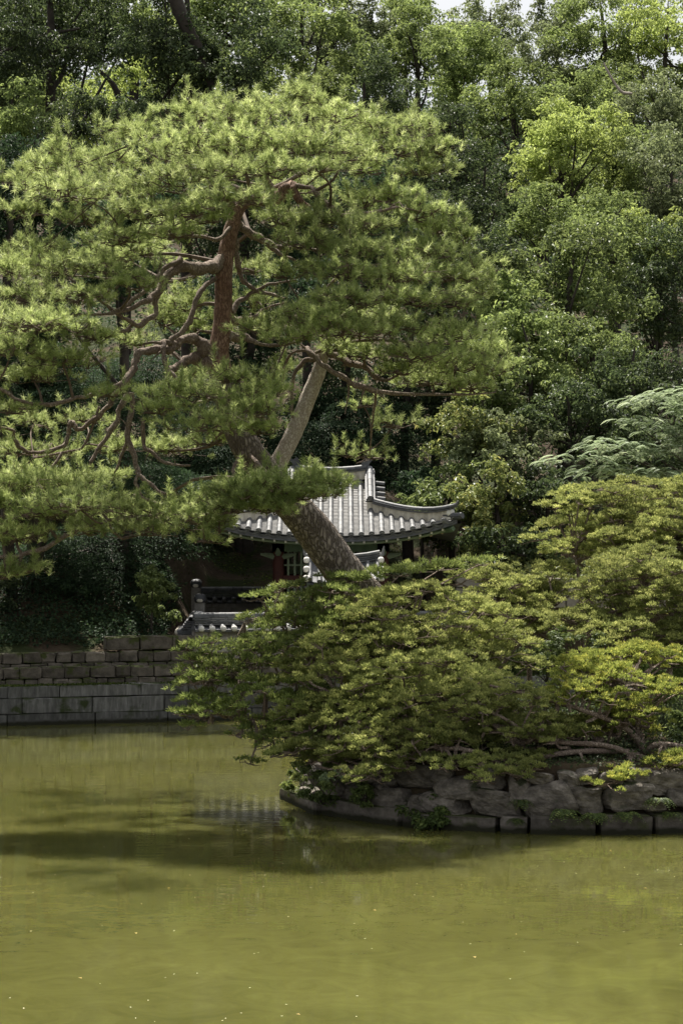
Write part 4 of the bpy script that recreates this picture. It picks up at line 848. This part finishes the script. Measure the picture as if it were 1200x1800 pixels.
juniper('golden_juniper', 'low spreading juniper with bright yellow tips leaning over the stones', [(1030,1225,80,30,28.9),(1075,1195,50,24,29.1),(1100,1260,50,34,28.8),(1170,1215,40,18,28.9),(1190,1350,50,26,28.1),(1070,1370,50,12,27.9),(1030,1180,60,30,29.6),(1130,1160,60,30,30.0),(1090,1285,60,30,29.2)], M['gold'], 306, b6, 74, blob=.07, spike=.036, padr=(.16,.32), flatz=.36, K=54, density=.9,
    stems=[[b6, P(1120,1300,28.8), P(1080,1270,28.7), P(980,1235,28.7), P(860,1205,28.8)], [b6, P(1090,1320,28.6), P(980,1325,28.4), P(900,1345,28.2), P(800,1310,28.4)], [b6, P(1150,1310,28.5), P(1200,1312,28.4), P(1260,1330,28.3)], [b6, P(1115,1250,28.9), P(1090,1200,29), P(1060,1185,29)], [b6, P(1120,1330,28.4), P(1060,1310,28.5), P(950,1300,28.5), P(880,1260,28.6), P(800,1230,28.8)]])

b7 = ib(960, 29.0)
juniper('creeping_juniper', 'creeping olive green juniper spilling over the boulders, left of the golden one', [(880,1245,110,40,28.9),(950,1290,90,26,28.7),(760,1300,80,26,28.6),(860,1345,50,18,28.2),(690,1345,60,16,28.6),(590,1335,55,20,29.4),(930,1340,60,18,28.3),(780,1345,60,16,28.3),(1000,1285,70,26,29.3),(860,1365,40,14,27.9),(640,1365,40,12,28.3),(915,1358,34,12,27.8),(740,1290,100,40,29.0)], M['juniper'], 307, b7, 104, blob=.07, spike=.036, padr=(.16,.32), flatz=.36, K=54, density=.9,
    stems=[[b7, P(900,1345,28.3), P(800,1315,28.4), P(690,1340,28.7)], [b7, P(900,1300,28.6), P(840,1250,28.8)], [b7, P(1020,1320,28.6), P(1060,1300,28.8)]])
# ------------------------------------------------------------------ plants on the island wall and bank
def leafy(name, label, px, py, rx, ry, Y, mat, seed, leaf=.07, n=900, cat='plant', group=None, wl=.5, base=None, stems=8, dr=.8):
    r = RNG(seed); C = P(px, py, Y); m = mpp(Y); R = np.array([rx*m, rx*m*dr, ry*m]); b_ = C - [0,0,R[2]*.9] if base is None else np.array(base)
    th_ = thing(name, b_, label, cat, group); c1, c2, r2 = sub_lobes(r, C, R, 10, 5, (.25,.4), (.3,.6)); mb = MB(); leaf_lobes(mb, r, c2, r2, n, leaf, wl, .6); tag(mb.build('foliage', mat, th_), kind='stuff')
    mb = MB(); ks = r.choice(len(c2), min(stems, len(c2)), replace=False); sticks(mb, np.repeat(b_[None], len(ks), 0), c2[ks], np.full(len(ks), .012), np.full(len(ks), .004), .08, r); mb.build('stem', M['bark_dark'], th_)
    return th_
leafy('hanging_shrub', 'dark leafy shrub hanging over the left end of the island wall', 566,1374,58,44,29.5, M['glossy'], 401, .06, 2600, 'shrub')
leafy('hanging_shrub', 'dark trailing shrub at the far left tip of the island, touching the water', 524,1390,30,34,31.0, M['yew'], 410, .05, 1500, 'shrub')
leafy('hanging_shrub', 'small green shrub growing from the wall above the long pale kerb stone', 636,1392,34,26,28.9, M['mid'], 402, .06, 900, 'shrub')
leafy('hanging_shrub', 'fresh green leafy plant trailing into the water at the kerb gap', 745,1428,44,34,28.2, M['fern'], 403, .07, 1000, 'plant')
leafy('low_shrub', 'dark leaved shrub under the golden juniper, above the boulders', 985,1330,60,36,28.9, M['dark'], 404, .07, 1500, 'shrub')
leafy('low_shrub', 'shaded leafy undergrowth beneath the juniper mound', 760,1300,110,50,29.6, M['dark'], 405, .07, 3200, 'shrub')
leafy('low_shrub', 'dark leafy shrub behind the golden juniper at the right edge', 1150,1270,80,60,30.0, M['glossy'], 406, .08, 3000, 'shrub')
leafy('tall_weed', 'tangle of tall bright green weeds standing between the junipers', 960,1155,60,50,31.4, M['fern'], 407, .09, 1800, 'weed', wl=.28)
leafy('tall_weed', 'pale green weeds in front of the small juniper trunk', 1040,1150,50,40,31.0, M['fern'], 408, .08, 1200, 'weed', wl=.3)
leafy('pale_leaf_sprig', 'sprig of pale round leaves at the left top of the island wall', 588,1362,26,16,28.8, M['silk'], 409, .05, 160, 'plant')
def fern(px, py, Y, s, label, seed, k=9):
    r = RNG(seed); C = P(px, py, Y); th_ = thing('fern', C, label, 'fern', 'ferns in the joints of the island wall')
    for i in range(k):
        az = r.uniform(pi, 2*pi); L = s*r.uniform(.7,1.1); mb = MB(); q = np.linspace(0, 1, 12)[:, None]; dirh = np.array([math.cos(az), math.sin(az)*.8, 0]); pts = C + dirh*L*q + np.array([0,0,1.0])*(L*.5*q - L*.9*q*q)
        T = nrm(np.gradient(pts, axis=0)); S = nrm(np.cross(T, [0,0,1.0])); w = (L*.28*np.sin(q*pi*.9+.25))
        for sg in (-1, 1): leaves(mb, pts, S*sg + T*.35, np.cross(S, T), w[:,0]+.01, np.full(12, L*.075), r.random(12))
        mb.build('frond', M['fern'], th_)
for i, (px, py, s, lb) in enumerate([(915,1408,.24,'bright fern in the joint left of the widest boulder'),(990,1425,.30,'fern spreading over the kerb below the widest boulder'),(1045,1432,.26,'fern over the kerb right of the widest boulder'),(1100,1430,.28,'fern on the kerb under the right boulders'),(1160,1405,.26,'yellowish fern between the two right edge boulders'),(905,1440,.18,'small fern touching the water beside the block joint'),(1180,1430,.22,'fern low on the kerb at the right edge')]):
    xc, Yc, ac = on_circle(px, IR + .03); fern(px, py, Yc, s, lb, 500+i)

# vines along the low wall, bank shrubs by the far left, creeping plants
r = RNG(41); mb = MB(); n = 9000; xv = r.uniform(2.6, 8.5, n); yv = r.uniform(49.15, 53.5, n); zv = ground(xv, yv) + .12 + .12*np.sin(xv*4)*np.sin(yv*5) + r.uniform(0,.18,n)
zv = np.where(yv < 49.5, lwt + .05 - (49.5-yv)*.6*r.random(n), zv)
N = nrm(rdir(r, n)*.7 + [0,-.5,.8]); leaves(mb, np.stack([xv,yv,zv],1), nrm(np.cross(N, rdir(r,n))), N, r.uniform(.07,.13,n), r.uniform(.06,.1,n), r.random(n)); vo = mb.build('ground_vines', M['vine']); tag(vo, 'low yellow green vines covering the bank behind the low wall', 'vines', kind='stuff')
mb = MB(); n = 20000; xv = r.uniform(-11, -4.2, n); dv = r.uniform(2.1, 7.5, n); yv = bankY(xv)+dv; zv = ground(xv, yv)+r.uniform(0,.25,n); N = nrm(rdir(r,n)*.7+[0,-.4,.8]); leaves(mb, np.stack([xv,yv,zv],1), nrm(np.cross(N, rdir(r,n))), N, r.uniform(.06,.12,n), r.uniform(.04,.08,n), r.random(n)); vo = mb.build('undergrowth', M['maple']); tag(vo, 'dark leafy ground cover on the shaded bank above the terrace', 'ground cover', kind='stuff')  # deep shade of the bank comes from the dark leaf colour used here
mb = MB(); n = 9000; xv = r.uniform(-5.2, 2.2, n); yv = r.uniform(55.2, 62, n); zv = ground(xv, yv)+r.uniform(0,.06,n); N = nrm(rdir(r,n)*.5+[0,-.2,1]); kp = np.sin(xv*1.9+2)*np.sin(yv*1.3)+r.normal(size=n)*.4 > .1; leaves(mb, np.stack([xv,yv,zv],1)[kp], nrm(np.cross(N, rdir(r,n)))[kp], N[kp], r.uniform(.05,.1,n)[kp], r.uniform(.04,.07,n)[kp], r.random(n)[kp]); vo = mb.build('low_weeds', M['moss']); tag(vo, 'scattered low weeds on the brown dirt bank behind the pavilion', 'weeds', kind='stuff')
crown_tree('bank_shrub', 'pale leaved shrub on the bank above the terrace corner, left of the wall', 'shrub', 268,1055,58,55,47.8, M['glossy'], 420, .09, 3200, 10, 6, limbs=3, tr_r=.03)
crown_tree('bank_shrub', 'dark low shrub on the bank above the terrace at the left', 'shrub', 110,1060,90,40,48.6, M['maple'], 421, .09, 3500, 12, 6, limbs=3, tr_r=.03)
crown_tree('bank_shrub', 'dark shrub at the far left edge of the bank', 'shrub', -20,1060,80,45,48.2, M['dark'], 422, .09, 3000, 12, 6, limbs=3, tr_r=.03)

mb = MB(); n = 16000; xv = r.uniform(1.5, 10, n); yv = r.uniform(47.6, 49.1, n); yv = np.maximum(yv, bankY(xv)+.6); zv = ground(xv, yv)+r.uniform(0,1,n)**1.5*(.5+.3*np.sin(xv*3)); N = nrm(rdir(r,n)*.7+[0,-.4,.8]); leaves(mb, np.stack([xv,yv,zv],1), nrm(np.cross(N, rdir(r,n))), N, r.uniform(.07,.13,n), r.uniform(.04,.08,n), r.random(n)); vo = mb.build('undergrowth', M['mid']); tag(vo, 'green ground cover on the far bank behind the junipers', 'ground cover', kind='stuff')
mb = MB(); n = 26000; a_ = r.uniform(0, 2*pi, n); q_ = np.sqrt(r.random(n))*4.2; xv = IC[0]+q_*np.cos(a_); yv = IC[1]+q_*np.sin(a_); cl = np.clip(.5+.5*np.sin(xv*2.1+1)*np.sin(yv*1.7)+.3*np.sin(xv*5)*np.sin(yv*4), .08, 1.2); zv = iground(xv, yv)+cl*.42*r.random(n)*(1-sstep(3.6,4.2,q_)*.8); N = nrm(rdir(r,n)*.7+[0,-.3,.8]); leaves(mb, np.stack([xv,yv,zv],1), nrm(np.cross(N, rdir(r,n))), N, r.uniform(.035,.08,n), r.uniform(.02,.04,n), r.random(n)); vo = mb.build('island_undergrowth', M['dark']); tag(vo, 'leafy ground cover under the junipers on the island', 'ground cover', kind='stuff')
# ------------------------------------------------------------------ layered maples behind the pavilion
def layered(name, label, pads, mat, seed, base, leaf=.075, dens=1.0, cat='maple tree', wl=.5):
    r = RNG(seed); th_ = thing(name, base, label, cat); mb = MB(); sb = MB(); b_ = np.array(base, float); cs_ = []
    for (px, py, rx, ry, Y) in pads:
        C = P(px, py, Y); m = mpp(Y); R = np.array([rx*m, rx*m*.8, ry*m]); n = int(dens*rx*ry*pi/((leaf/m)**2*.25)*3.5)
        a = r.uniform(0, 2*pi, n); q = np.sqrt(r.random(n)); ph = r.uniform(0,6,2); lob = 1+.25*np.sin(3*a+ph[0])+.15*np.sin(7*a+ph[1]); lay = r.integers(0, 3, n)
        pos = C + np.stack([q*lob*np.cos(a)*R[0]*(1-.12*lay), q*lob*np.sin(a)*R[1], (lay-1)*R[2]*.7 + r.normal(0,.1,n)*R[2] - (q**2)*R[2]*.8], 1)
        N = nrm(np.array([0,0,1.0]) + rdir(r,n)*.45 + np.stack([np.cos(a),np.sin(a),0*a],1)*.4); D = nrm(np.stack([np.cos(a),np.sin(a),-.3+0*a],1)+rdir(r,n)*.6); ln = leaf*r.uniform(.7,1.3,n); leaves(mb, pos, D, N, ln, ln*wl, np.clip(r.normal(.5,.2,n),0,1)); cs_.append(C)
    tag(mb.build('crown', mat, th_), kind='stuff'); cs_ = np.array(cs_); top = cs_.mean(0); mb = MB(); tube(mb, [b_, (b_+top)/2+[.1,0,0], top], [.12,.09,.03], 7, 4, .05, r); mb.build('trunk', M['bark_dark'], th_, True)
    mb = MB()
    for c in cs_:
        s = b_ + (top-b_)*r.uniform(.4,.95); tube(mb, [s, (s+c)/2-[0,0,.1], c], [.04,.03,.008], 5, 3, .05, r)
    mb.build('limb', M['bark_dark'], th_, True); return th_
gb = lambda px, Y: [(px-600)/F*Y, Y, float(ground((px-600)/F*Y, Y))-.1]
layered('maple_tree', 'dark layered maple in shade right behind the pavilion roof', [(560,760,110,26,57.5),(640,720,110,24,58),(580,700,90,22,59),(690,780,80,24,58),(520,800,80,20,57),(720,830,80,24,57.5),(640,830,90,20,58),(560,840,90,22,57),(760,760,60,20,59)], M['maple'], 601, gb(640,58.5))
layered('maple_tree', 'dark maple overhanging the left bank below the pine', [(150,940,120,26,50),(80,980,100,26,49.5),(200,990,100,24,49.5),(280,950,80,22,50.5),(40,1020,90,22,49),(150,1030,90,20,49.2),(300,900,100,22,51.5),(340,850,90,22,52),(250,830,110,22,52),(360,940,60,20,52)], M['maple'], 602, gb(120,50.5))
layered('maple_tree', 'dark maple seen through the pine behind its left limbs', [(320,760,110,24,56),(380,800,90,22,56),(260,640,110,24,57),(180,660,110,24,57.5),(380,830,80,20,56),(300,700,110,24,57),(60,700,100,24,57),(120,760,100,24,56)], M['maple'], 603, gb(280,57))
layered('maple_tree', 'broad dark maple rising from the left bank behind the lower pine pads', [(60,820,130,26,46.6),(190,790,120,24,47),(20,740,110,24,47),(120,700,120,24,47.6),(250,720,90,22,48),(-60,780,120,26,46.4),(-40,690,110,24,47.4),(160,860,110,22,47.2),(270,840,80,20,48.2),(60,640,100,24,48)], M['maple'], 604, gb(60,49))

# silk tree fronds at right
def silk(label, pads, seed, base):
    r = RNG(seed); th_ = thing('silk_tree', base, label, 'silk tree'); mb = MB(); cs_ = []
    for (px, py, rx, ry, Y) in pads:
        C = P(px, py, Y); m = mpp(Y); n = int(rx*ry*pi/62); a = r.uniform(0,2*pi,n); q = np.sqrt(r.random(n)); z = r.uniform(-1,1,n)
        pos = C + np.stack([q*np.cos(a)*rx*m, q*np.sin(a)*rx*m*.7, (z*.5 + (1-q*q)*.6)*ry*m], 1); az = a + r.normal(0,1.1,n); dirh = np.stack([np.cos(az), np.sin(az), 0*az], 1); L = r.uniform(.22,.36,n); J = 10; t = np.linspace(.08,1,J)
        pts = pos[:,None]+dirh[:,None]*(L[:,None]*t)[...,None] + np.array([0,0,1.0])*(L[:,None]*(.25*t-.6*t*t))[...,None]; S = np.stack([-np.sin(az), np.cos(az), 0*az], 1)
        wv = (L[:,None]*.36*np.sin(np.clip(t*pi*.86+.3,0,pi)))[..., None]; rn = np.repeat(np.clip(r.normal(.45,.3,n),0,1), J)
        for sg in (-1,1):
            D = (S*sg)[:,None]*1.0 + dirh[:,None]*.35 + np.array([0,0,-.25]); D = np.broadcast_to(D, pts.shape).reshape(-1,3); leaves(mb, pts.reshape(-1,3), D, np.tile([[0,0,1.0]], (n*J,1)) + rdir(r, n*J)*.15, wv.reshape(-1)+.01, np.repeat(L*.11, J), rn, .05)
        cs_.append(C)
    tag(mb.build('crown', M['silk'], th_), kind='stuff'); b_ = np.array(base); mb = MB(); cs_ = np.array(cs_); hub = b_ + [.2,0,2.0]; tube(mb, [b_, (b_+hub)/2, hub, cs_[0]+[.8,0,-.2]], [.14,.12,.09,.03], 8, 4, .05, r); mb.build('trunk', M['bark_dark'], th_, True); mb = MB()
    for c in cs_: tube(mb, [hub, (hub+c)/2 + [.2,0,.0], c-[0,0,.05]], [.05,.03,.01], 5, 4, .05, r)
    mb.build('limb', M['bark_dark'], th_, True)
silk('silver green feathery silk tree spreading in from the right edge above the junipers', [(1150,710,70,20,46),(1190,695,60,18,46.5),(1120,745,50,14,45.6),(1180,760,60,18,45.8),(1080,790,70,20,45.2),(1150,800,80,24,45.4),(1010,808,60,12,45),(1060,830,60,18,45),(1120,835,70,20,45),(1190,840,60,22,45.2),(1060,775,36,10,45.4),(1230,780,60,40,46),(1230,720,60,30,46)], 701, gb(1260,50.5))

# ------------------------------------------------------------------ hillside trees and shrubs (individual)
T = [ # name,label,cat, px,py,rx,ry,Y,mat,leaf
('broadleaf_tree','hazy grey green tree on the skyline at upper centre','tree',650,80,75,80,122,'grey',.16),
('broadleaf_tree','far dark tree filling the skyline above the top left corner','tree',60,40,150,110,120,'dark',.17),
('broadleaf_tree','far green tree on the skyline left of centre','tree',250,60,130,110,122,'mid',.17),
('broadleaf_tree','far green tree on the skyline above the pine top','tree',430,50,120,110,121,'mid',.17),
('broadleaf_tree','far olive tree behind the grey one at upper centre','tree',560,70,100,100,123,'grey',.17),
('broadleaf_tree','small far tree narrowing the sky gap from the left','tree',710,38,55,50,124,'mid',.16),
('broadleaf_tree','small far tree narrowing the sky gap from the right','tree',975,45,50,50,124,'grey',.16),
('broadleaf_tree','rounded tree breaking the skyline right of centre','tree',735,95,85,80,118,'mid',.16),
('broadleaf_tree','pointed crown tree in the middle of the sky gap','tree',860,75,75,66,124,'grey',.16),
('broadleaf_tree','wide dome of mid green leaves below the sky gap','tree',800,150,110,85,110,'mid',.15),
('broadleaf_tree','skyline tree right of the white sky gap','tree',960,130,80,85,114,'grey',.16),
('broadleaf_tree','tall green tree at the upper right with sky behind it','tree',1060,80,100,95,112,'mid',.15),
('broadleaf_tree','bright green tree in the top right corner','tree',1170,90,90,100,108,'bright',.15),
('broadleaf_tree','olive green tree below the skyline at right','tree',900,200,90,80,103,'mid',.15),
('broadleaf_tree','dull green tree with bare twigs in its crown at upper right','tree',1030,190,95,80,100,'mid',.14),
('broadleaf_tree','light green tree at the right edge halfway up the hill','tree',1160,210,90,80,98,'grey',.14),
('broadleaf_tree','shaded grey green tree behind the top of the pine','tree',640,190,90,80,96,'dark',.13),
('broadleaf_tree','dark tree in the hollow right of the pine top','tree',790,260,95,80,94,'dark',.13),
('broadleaf_tree','dusky tree below the olive one, right of the pine','tree',850,360,85,80,84,'dark',.13),
('broadleaf_tree','bright yellow green tree on the right slope','tree',985,290,110,85,80,'bright',.12),
('broadleaf_tree','tall grey green tree beside the bright one','tree',1090,320,110,110,82,'mid',.12),
('broadleaf_tree','pale green tree at the right edge below the grey ones','tree',1180,360,80,110,78,'grey',.12),
('broadleaf_tree','yellowish green tree under the bright tree','tree',960,390,80,60,74,'mid',.11),
('broadleaf_tree','large glossy leaved tree filling the right middle','tree',1000,540,130,130,62,'glossy',.12),
('broadleaf_tree','dark tree in deep shade at the right edge','tree',1160,540,90,120,66,'dark',.11),
('broadleaf_tree','glossy tree with pale leaf tips below the large one','tree',930,650,90,90,58,'glossy',.10),
('broadleaf_tree','shaded tree behind the silk tree','tree',1110,690,120,90,57,'dark',.10),
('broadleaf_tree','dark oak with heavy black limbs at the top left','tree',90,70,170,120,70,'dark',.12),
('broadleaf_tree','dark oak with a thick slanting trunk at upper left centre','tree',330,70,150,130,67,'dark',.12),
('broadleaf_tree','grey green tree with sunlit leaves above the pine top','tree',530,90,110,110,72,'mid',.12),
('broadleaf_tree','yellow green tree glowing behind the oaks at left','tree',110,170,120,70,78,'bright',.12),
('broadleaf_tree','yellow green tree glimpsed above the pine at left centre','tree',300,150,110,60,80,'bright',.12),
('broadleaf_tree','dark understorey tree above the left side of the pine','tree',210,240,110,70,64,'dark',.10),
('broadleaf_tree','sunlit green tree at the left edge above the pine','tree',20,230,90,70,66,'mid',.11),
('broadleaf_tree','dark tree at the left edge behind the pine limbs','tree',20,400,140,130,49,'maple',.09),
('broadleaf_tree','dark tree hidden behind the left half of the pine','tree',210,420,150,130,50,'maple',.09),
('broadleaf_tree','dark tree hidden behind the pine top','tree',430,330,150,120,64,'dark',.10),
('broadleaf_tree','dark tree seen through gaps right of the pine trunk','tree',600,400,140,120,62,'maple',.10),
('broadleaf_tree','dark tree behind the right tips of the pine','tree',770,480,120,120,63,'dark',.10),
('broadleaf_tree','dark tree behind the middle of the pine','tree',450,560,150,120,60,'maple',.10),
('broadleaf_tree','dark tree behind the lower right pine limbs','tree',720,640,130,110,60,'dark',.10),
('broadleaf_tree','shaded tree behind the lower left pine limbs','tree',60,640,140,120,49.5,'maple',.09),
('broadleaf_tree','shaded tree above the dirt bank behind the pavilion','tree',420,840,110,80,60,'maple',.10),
('broadleaf_tree','shaded tree behind the left bank','tree',100,860,140,110,55,'maple',.10),
('broadleaf_tree','shaded tree behind the ridge of the pavilion','tree',600,780,120,90,61,'maple',.10),
('broadleaf_tree','glossy tree under the large one, right of centre','tree',1040,640,110,80,59,'glossy',.11),
('broadleaf_tree','mid green tree beside the tips of the pine','tree',900,560,60,80,60,'mid',.11),
('broadleaf_tree','small glossy tree above the vine covered shrubs','tree',850,690,60,50,57,'glossy',.10),
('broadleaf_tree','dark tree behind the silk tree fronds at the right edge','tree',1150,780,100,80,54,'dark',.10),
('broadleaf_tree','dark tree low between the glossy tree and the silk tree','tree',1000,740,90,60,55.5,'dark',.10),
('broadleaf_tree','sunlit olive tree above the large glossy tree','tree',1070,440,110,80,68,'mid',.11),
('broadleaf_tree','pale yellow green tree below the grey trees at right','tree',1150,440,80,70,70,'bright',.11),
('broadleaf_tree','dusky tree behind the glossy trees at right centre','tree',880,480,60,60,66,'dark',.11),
('leafy_shrub','light leaved shrub on the bank right of the pavilion roof','shrub',790,880,80,60,53.5,'glossy',.11),
('leafy_shrub','pale flowered shrub above the vines by the small juniper','shrub',870,880,70,70,52.5,'vine',.10),
('leafy_shrub','tall loose shrub with bright new leaves above the pavilion','shrub',820,760,70,60,55,'vine',.10),
('leafy_shrub','grey leaved climber draped below the glossy trees','shrub',890,790,80,60,54.5,'grey',.10),
('leafy_shrub','dark shrub beneath the silk tree left side','shrub',960,880,70,60,53,'dark',.10),
('leafy_shrub','low dark shrub touching the low wall','shrub',880,965,90,40,51.5,'dark',.10),
('leafy_shrub','dark shrub beside the right eave of the pavilion','shrub',740,880,50,60,55.5,'maple',.10),
]
for k, (nm, lb, ct, px, py, rx, ry, Y, mt, lf) in enumerate(T):
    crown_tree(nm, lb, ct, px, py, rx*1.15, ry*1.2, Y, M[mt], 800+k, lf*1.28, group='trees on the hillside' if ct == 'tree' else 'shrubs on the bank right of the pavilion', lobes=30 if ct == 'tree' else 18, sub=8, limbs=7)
# heavy dark limbs of the oaks and a dead branch
trees = {o['label']: o for o in bpy.data.objects if o.get('label')}
for (own, lb, pth) in [('dark oak with a thick slanting trunk at upper left centre', 'thick slanting dark trunk', [(300,-20,26),(325,40,24),(345,80,22),(352,105,16),(385,190,16),(400,300,24),(405,420,30)]),
        ('dark oak with heavy black limbs at the top left', 'crooked dark limb', [(-20,110,12),(40,75,10),(90,60,7),(140,50,4)]), ('dark oak with heavy black limbs at the top left', 'curved dark stem', [(215,420,26),(215,300,20),(215,200,14),(200,150,10),(170,120,6)]),
        ('dull green tree with bare twigs in its crown at upper right', 'pale dead branch', [(1110,165,5),(1090,160,5),(1070,130,4),(1060,110,3)])]:
    Yb = (66.3 if 'trunk' in lb else 69.5) if 'dead' not in lb else 95; pts = [P(a[0], a[1], Yb) for a in pth]; mb = MB()
    tube(mb, pts, [a[2]*.5*mpp(Yb) for a in pth], 7, 5, .06, RNG(9)); tag(mb.build('limb', M['bark_dark'] if 'dead' not in lb else M['bark_pale'], trees[own], True), lb)
# understorey covering the hillside between the trunks
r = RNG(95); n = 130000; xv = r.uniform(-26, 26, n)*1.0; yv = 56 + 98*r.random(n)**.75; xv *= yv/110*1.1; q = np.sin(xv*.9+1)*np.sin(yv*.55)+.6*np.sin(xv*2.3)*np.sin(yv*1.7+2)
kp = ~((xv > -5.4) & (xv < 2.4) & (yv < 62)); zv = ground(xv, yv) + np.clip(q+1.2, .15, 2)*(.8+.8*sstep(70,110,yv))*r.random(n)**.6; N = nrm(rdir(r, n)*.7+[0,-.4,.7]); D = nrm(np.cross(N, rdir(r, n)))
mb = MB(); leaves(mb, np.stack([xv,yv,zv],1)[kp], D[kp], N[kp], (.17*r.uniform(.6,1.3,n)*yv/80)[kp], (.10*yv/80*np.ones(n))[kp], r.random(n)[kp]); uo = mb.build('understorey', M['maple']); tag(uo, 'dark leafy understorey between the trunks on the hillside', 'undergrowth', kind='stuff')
# shade tree at the left end of the far bank
crown_tree('broadleaf_tree', 'spreading tree on the far bank beyond the left edge, shading the embankment', 'tree', -330, 470, 260, 250, 46.5, M['mid'], 990, .13, 26000, 40, 8, base=1.8, tr_r=.22)

for k, (x_, y_, z_, rr_, lb) in enumerate([(-13.2, 27.5, 9.5, 3.3, 'near unseen broadleaf tree added on the left bank of the pond for shade'), (-12.6, 33.5, 9.0, 3.1, 'second unseen broadleaf tree added along the left bank of the pond for shade'), (-13.5, 39.5, 9.5, 3.4, 'third unseen broadleaf tree added along the left bank of the pond for shade')]):
    px_ = 600 + x_/y_*F; py_ = HOR - (z_-CAMZ)/y_*F; crown_tree('broadleaf_tree', lb, 'tree', px_, py_, rr_/mpp(y_), rr_/mpp(y_), y_, M['mid'], 995+k, .14, 16000, 30, 8, base=.9, tr_r=.2)  # unseen trees added past the left edge to keep that side dark
# floating leaves and specks
r = RNG(92); n = 260; yv = 16 + 29*r.random(n)**1.3; xv = (r.random(n)-.5)*1.3*yv*.36; kp = np.hypot(xv-IC[0], yv-IC[1]) > 4.9; n = kp.sum(); az = r.uniform(0, 6.3, n)
mb = MB(); leaves(mb, np.stack([xv[kp], yv[kp], np.full(n, .004)], 1), np.stack([np.cos(az), np.sin(az), 0*az], 1), np.tile([[0,0,1.0]], (n, 1)), r.uniform(.012,.03,n), r.uniform(.01,.016,n), .5, 0.0); tag(mb.build('floating_specks', M['plaster']), 'tiny pale specks of pollen and debris floating on the pond', 'debris', kind='stuff')

r = RNG(91)
for k, (px, py) in enumerate([(835,1682),(1010,1462),(655,1598),(240,1640),(145,1718),(1072,1495),(520,1780),(300,1560),(905,1640),(1130,1560)]):
    Y = CAMZ*F/(py-HOR); Y = Y*1.0; p = P(px, py, Y); mb = MB(); a = r.uniform(0, 2*pi); L = r.uniform(.035,.07); leaves(mb, np.array([[p[0], p[1], .006]]), np.array([[math.cos(a), math.sin(a), .05]]), np.array([[0,0,1.0]]), [L], [L*.5], .5, .1)
    tag(mb.build('floating_leaf', M['bud']), 'small dead leaf floating on the open green water', 'leaf', 'dead leaves floating on the pond')
for o in BASES:
    if 'base' in o: del o['base']
print('tris', sum(len(o.data.polygons) for o in bpy.data.objects if o.type == 'MESH'))
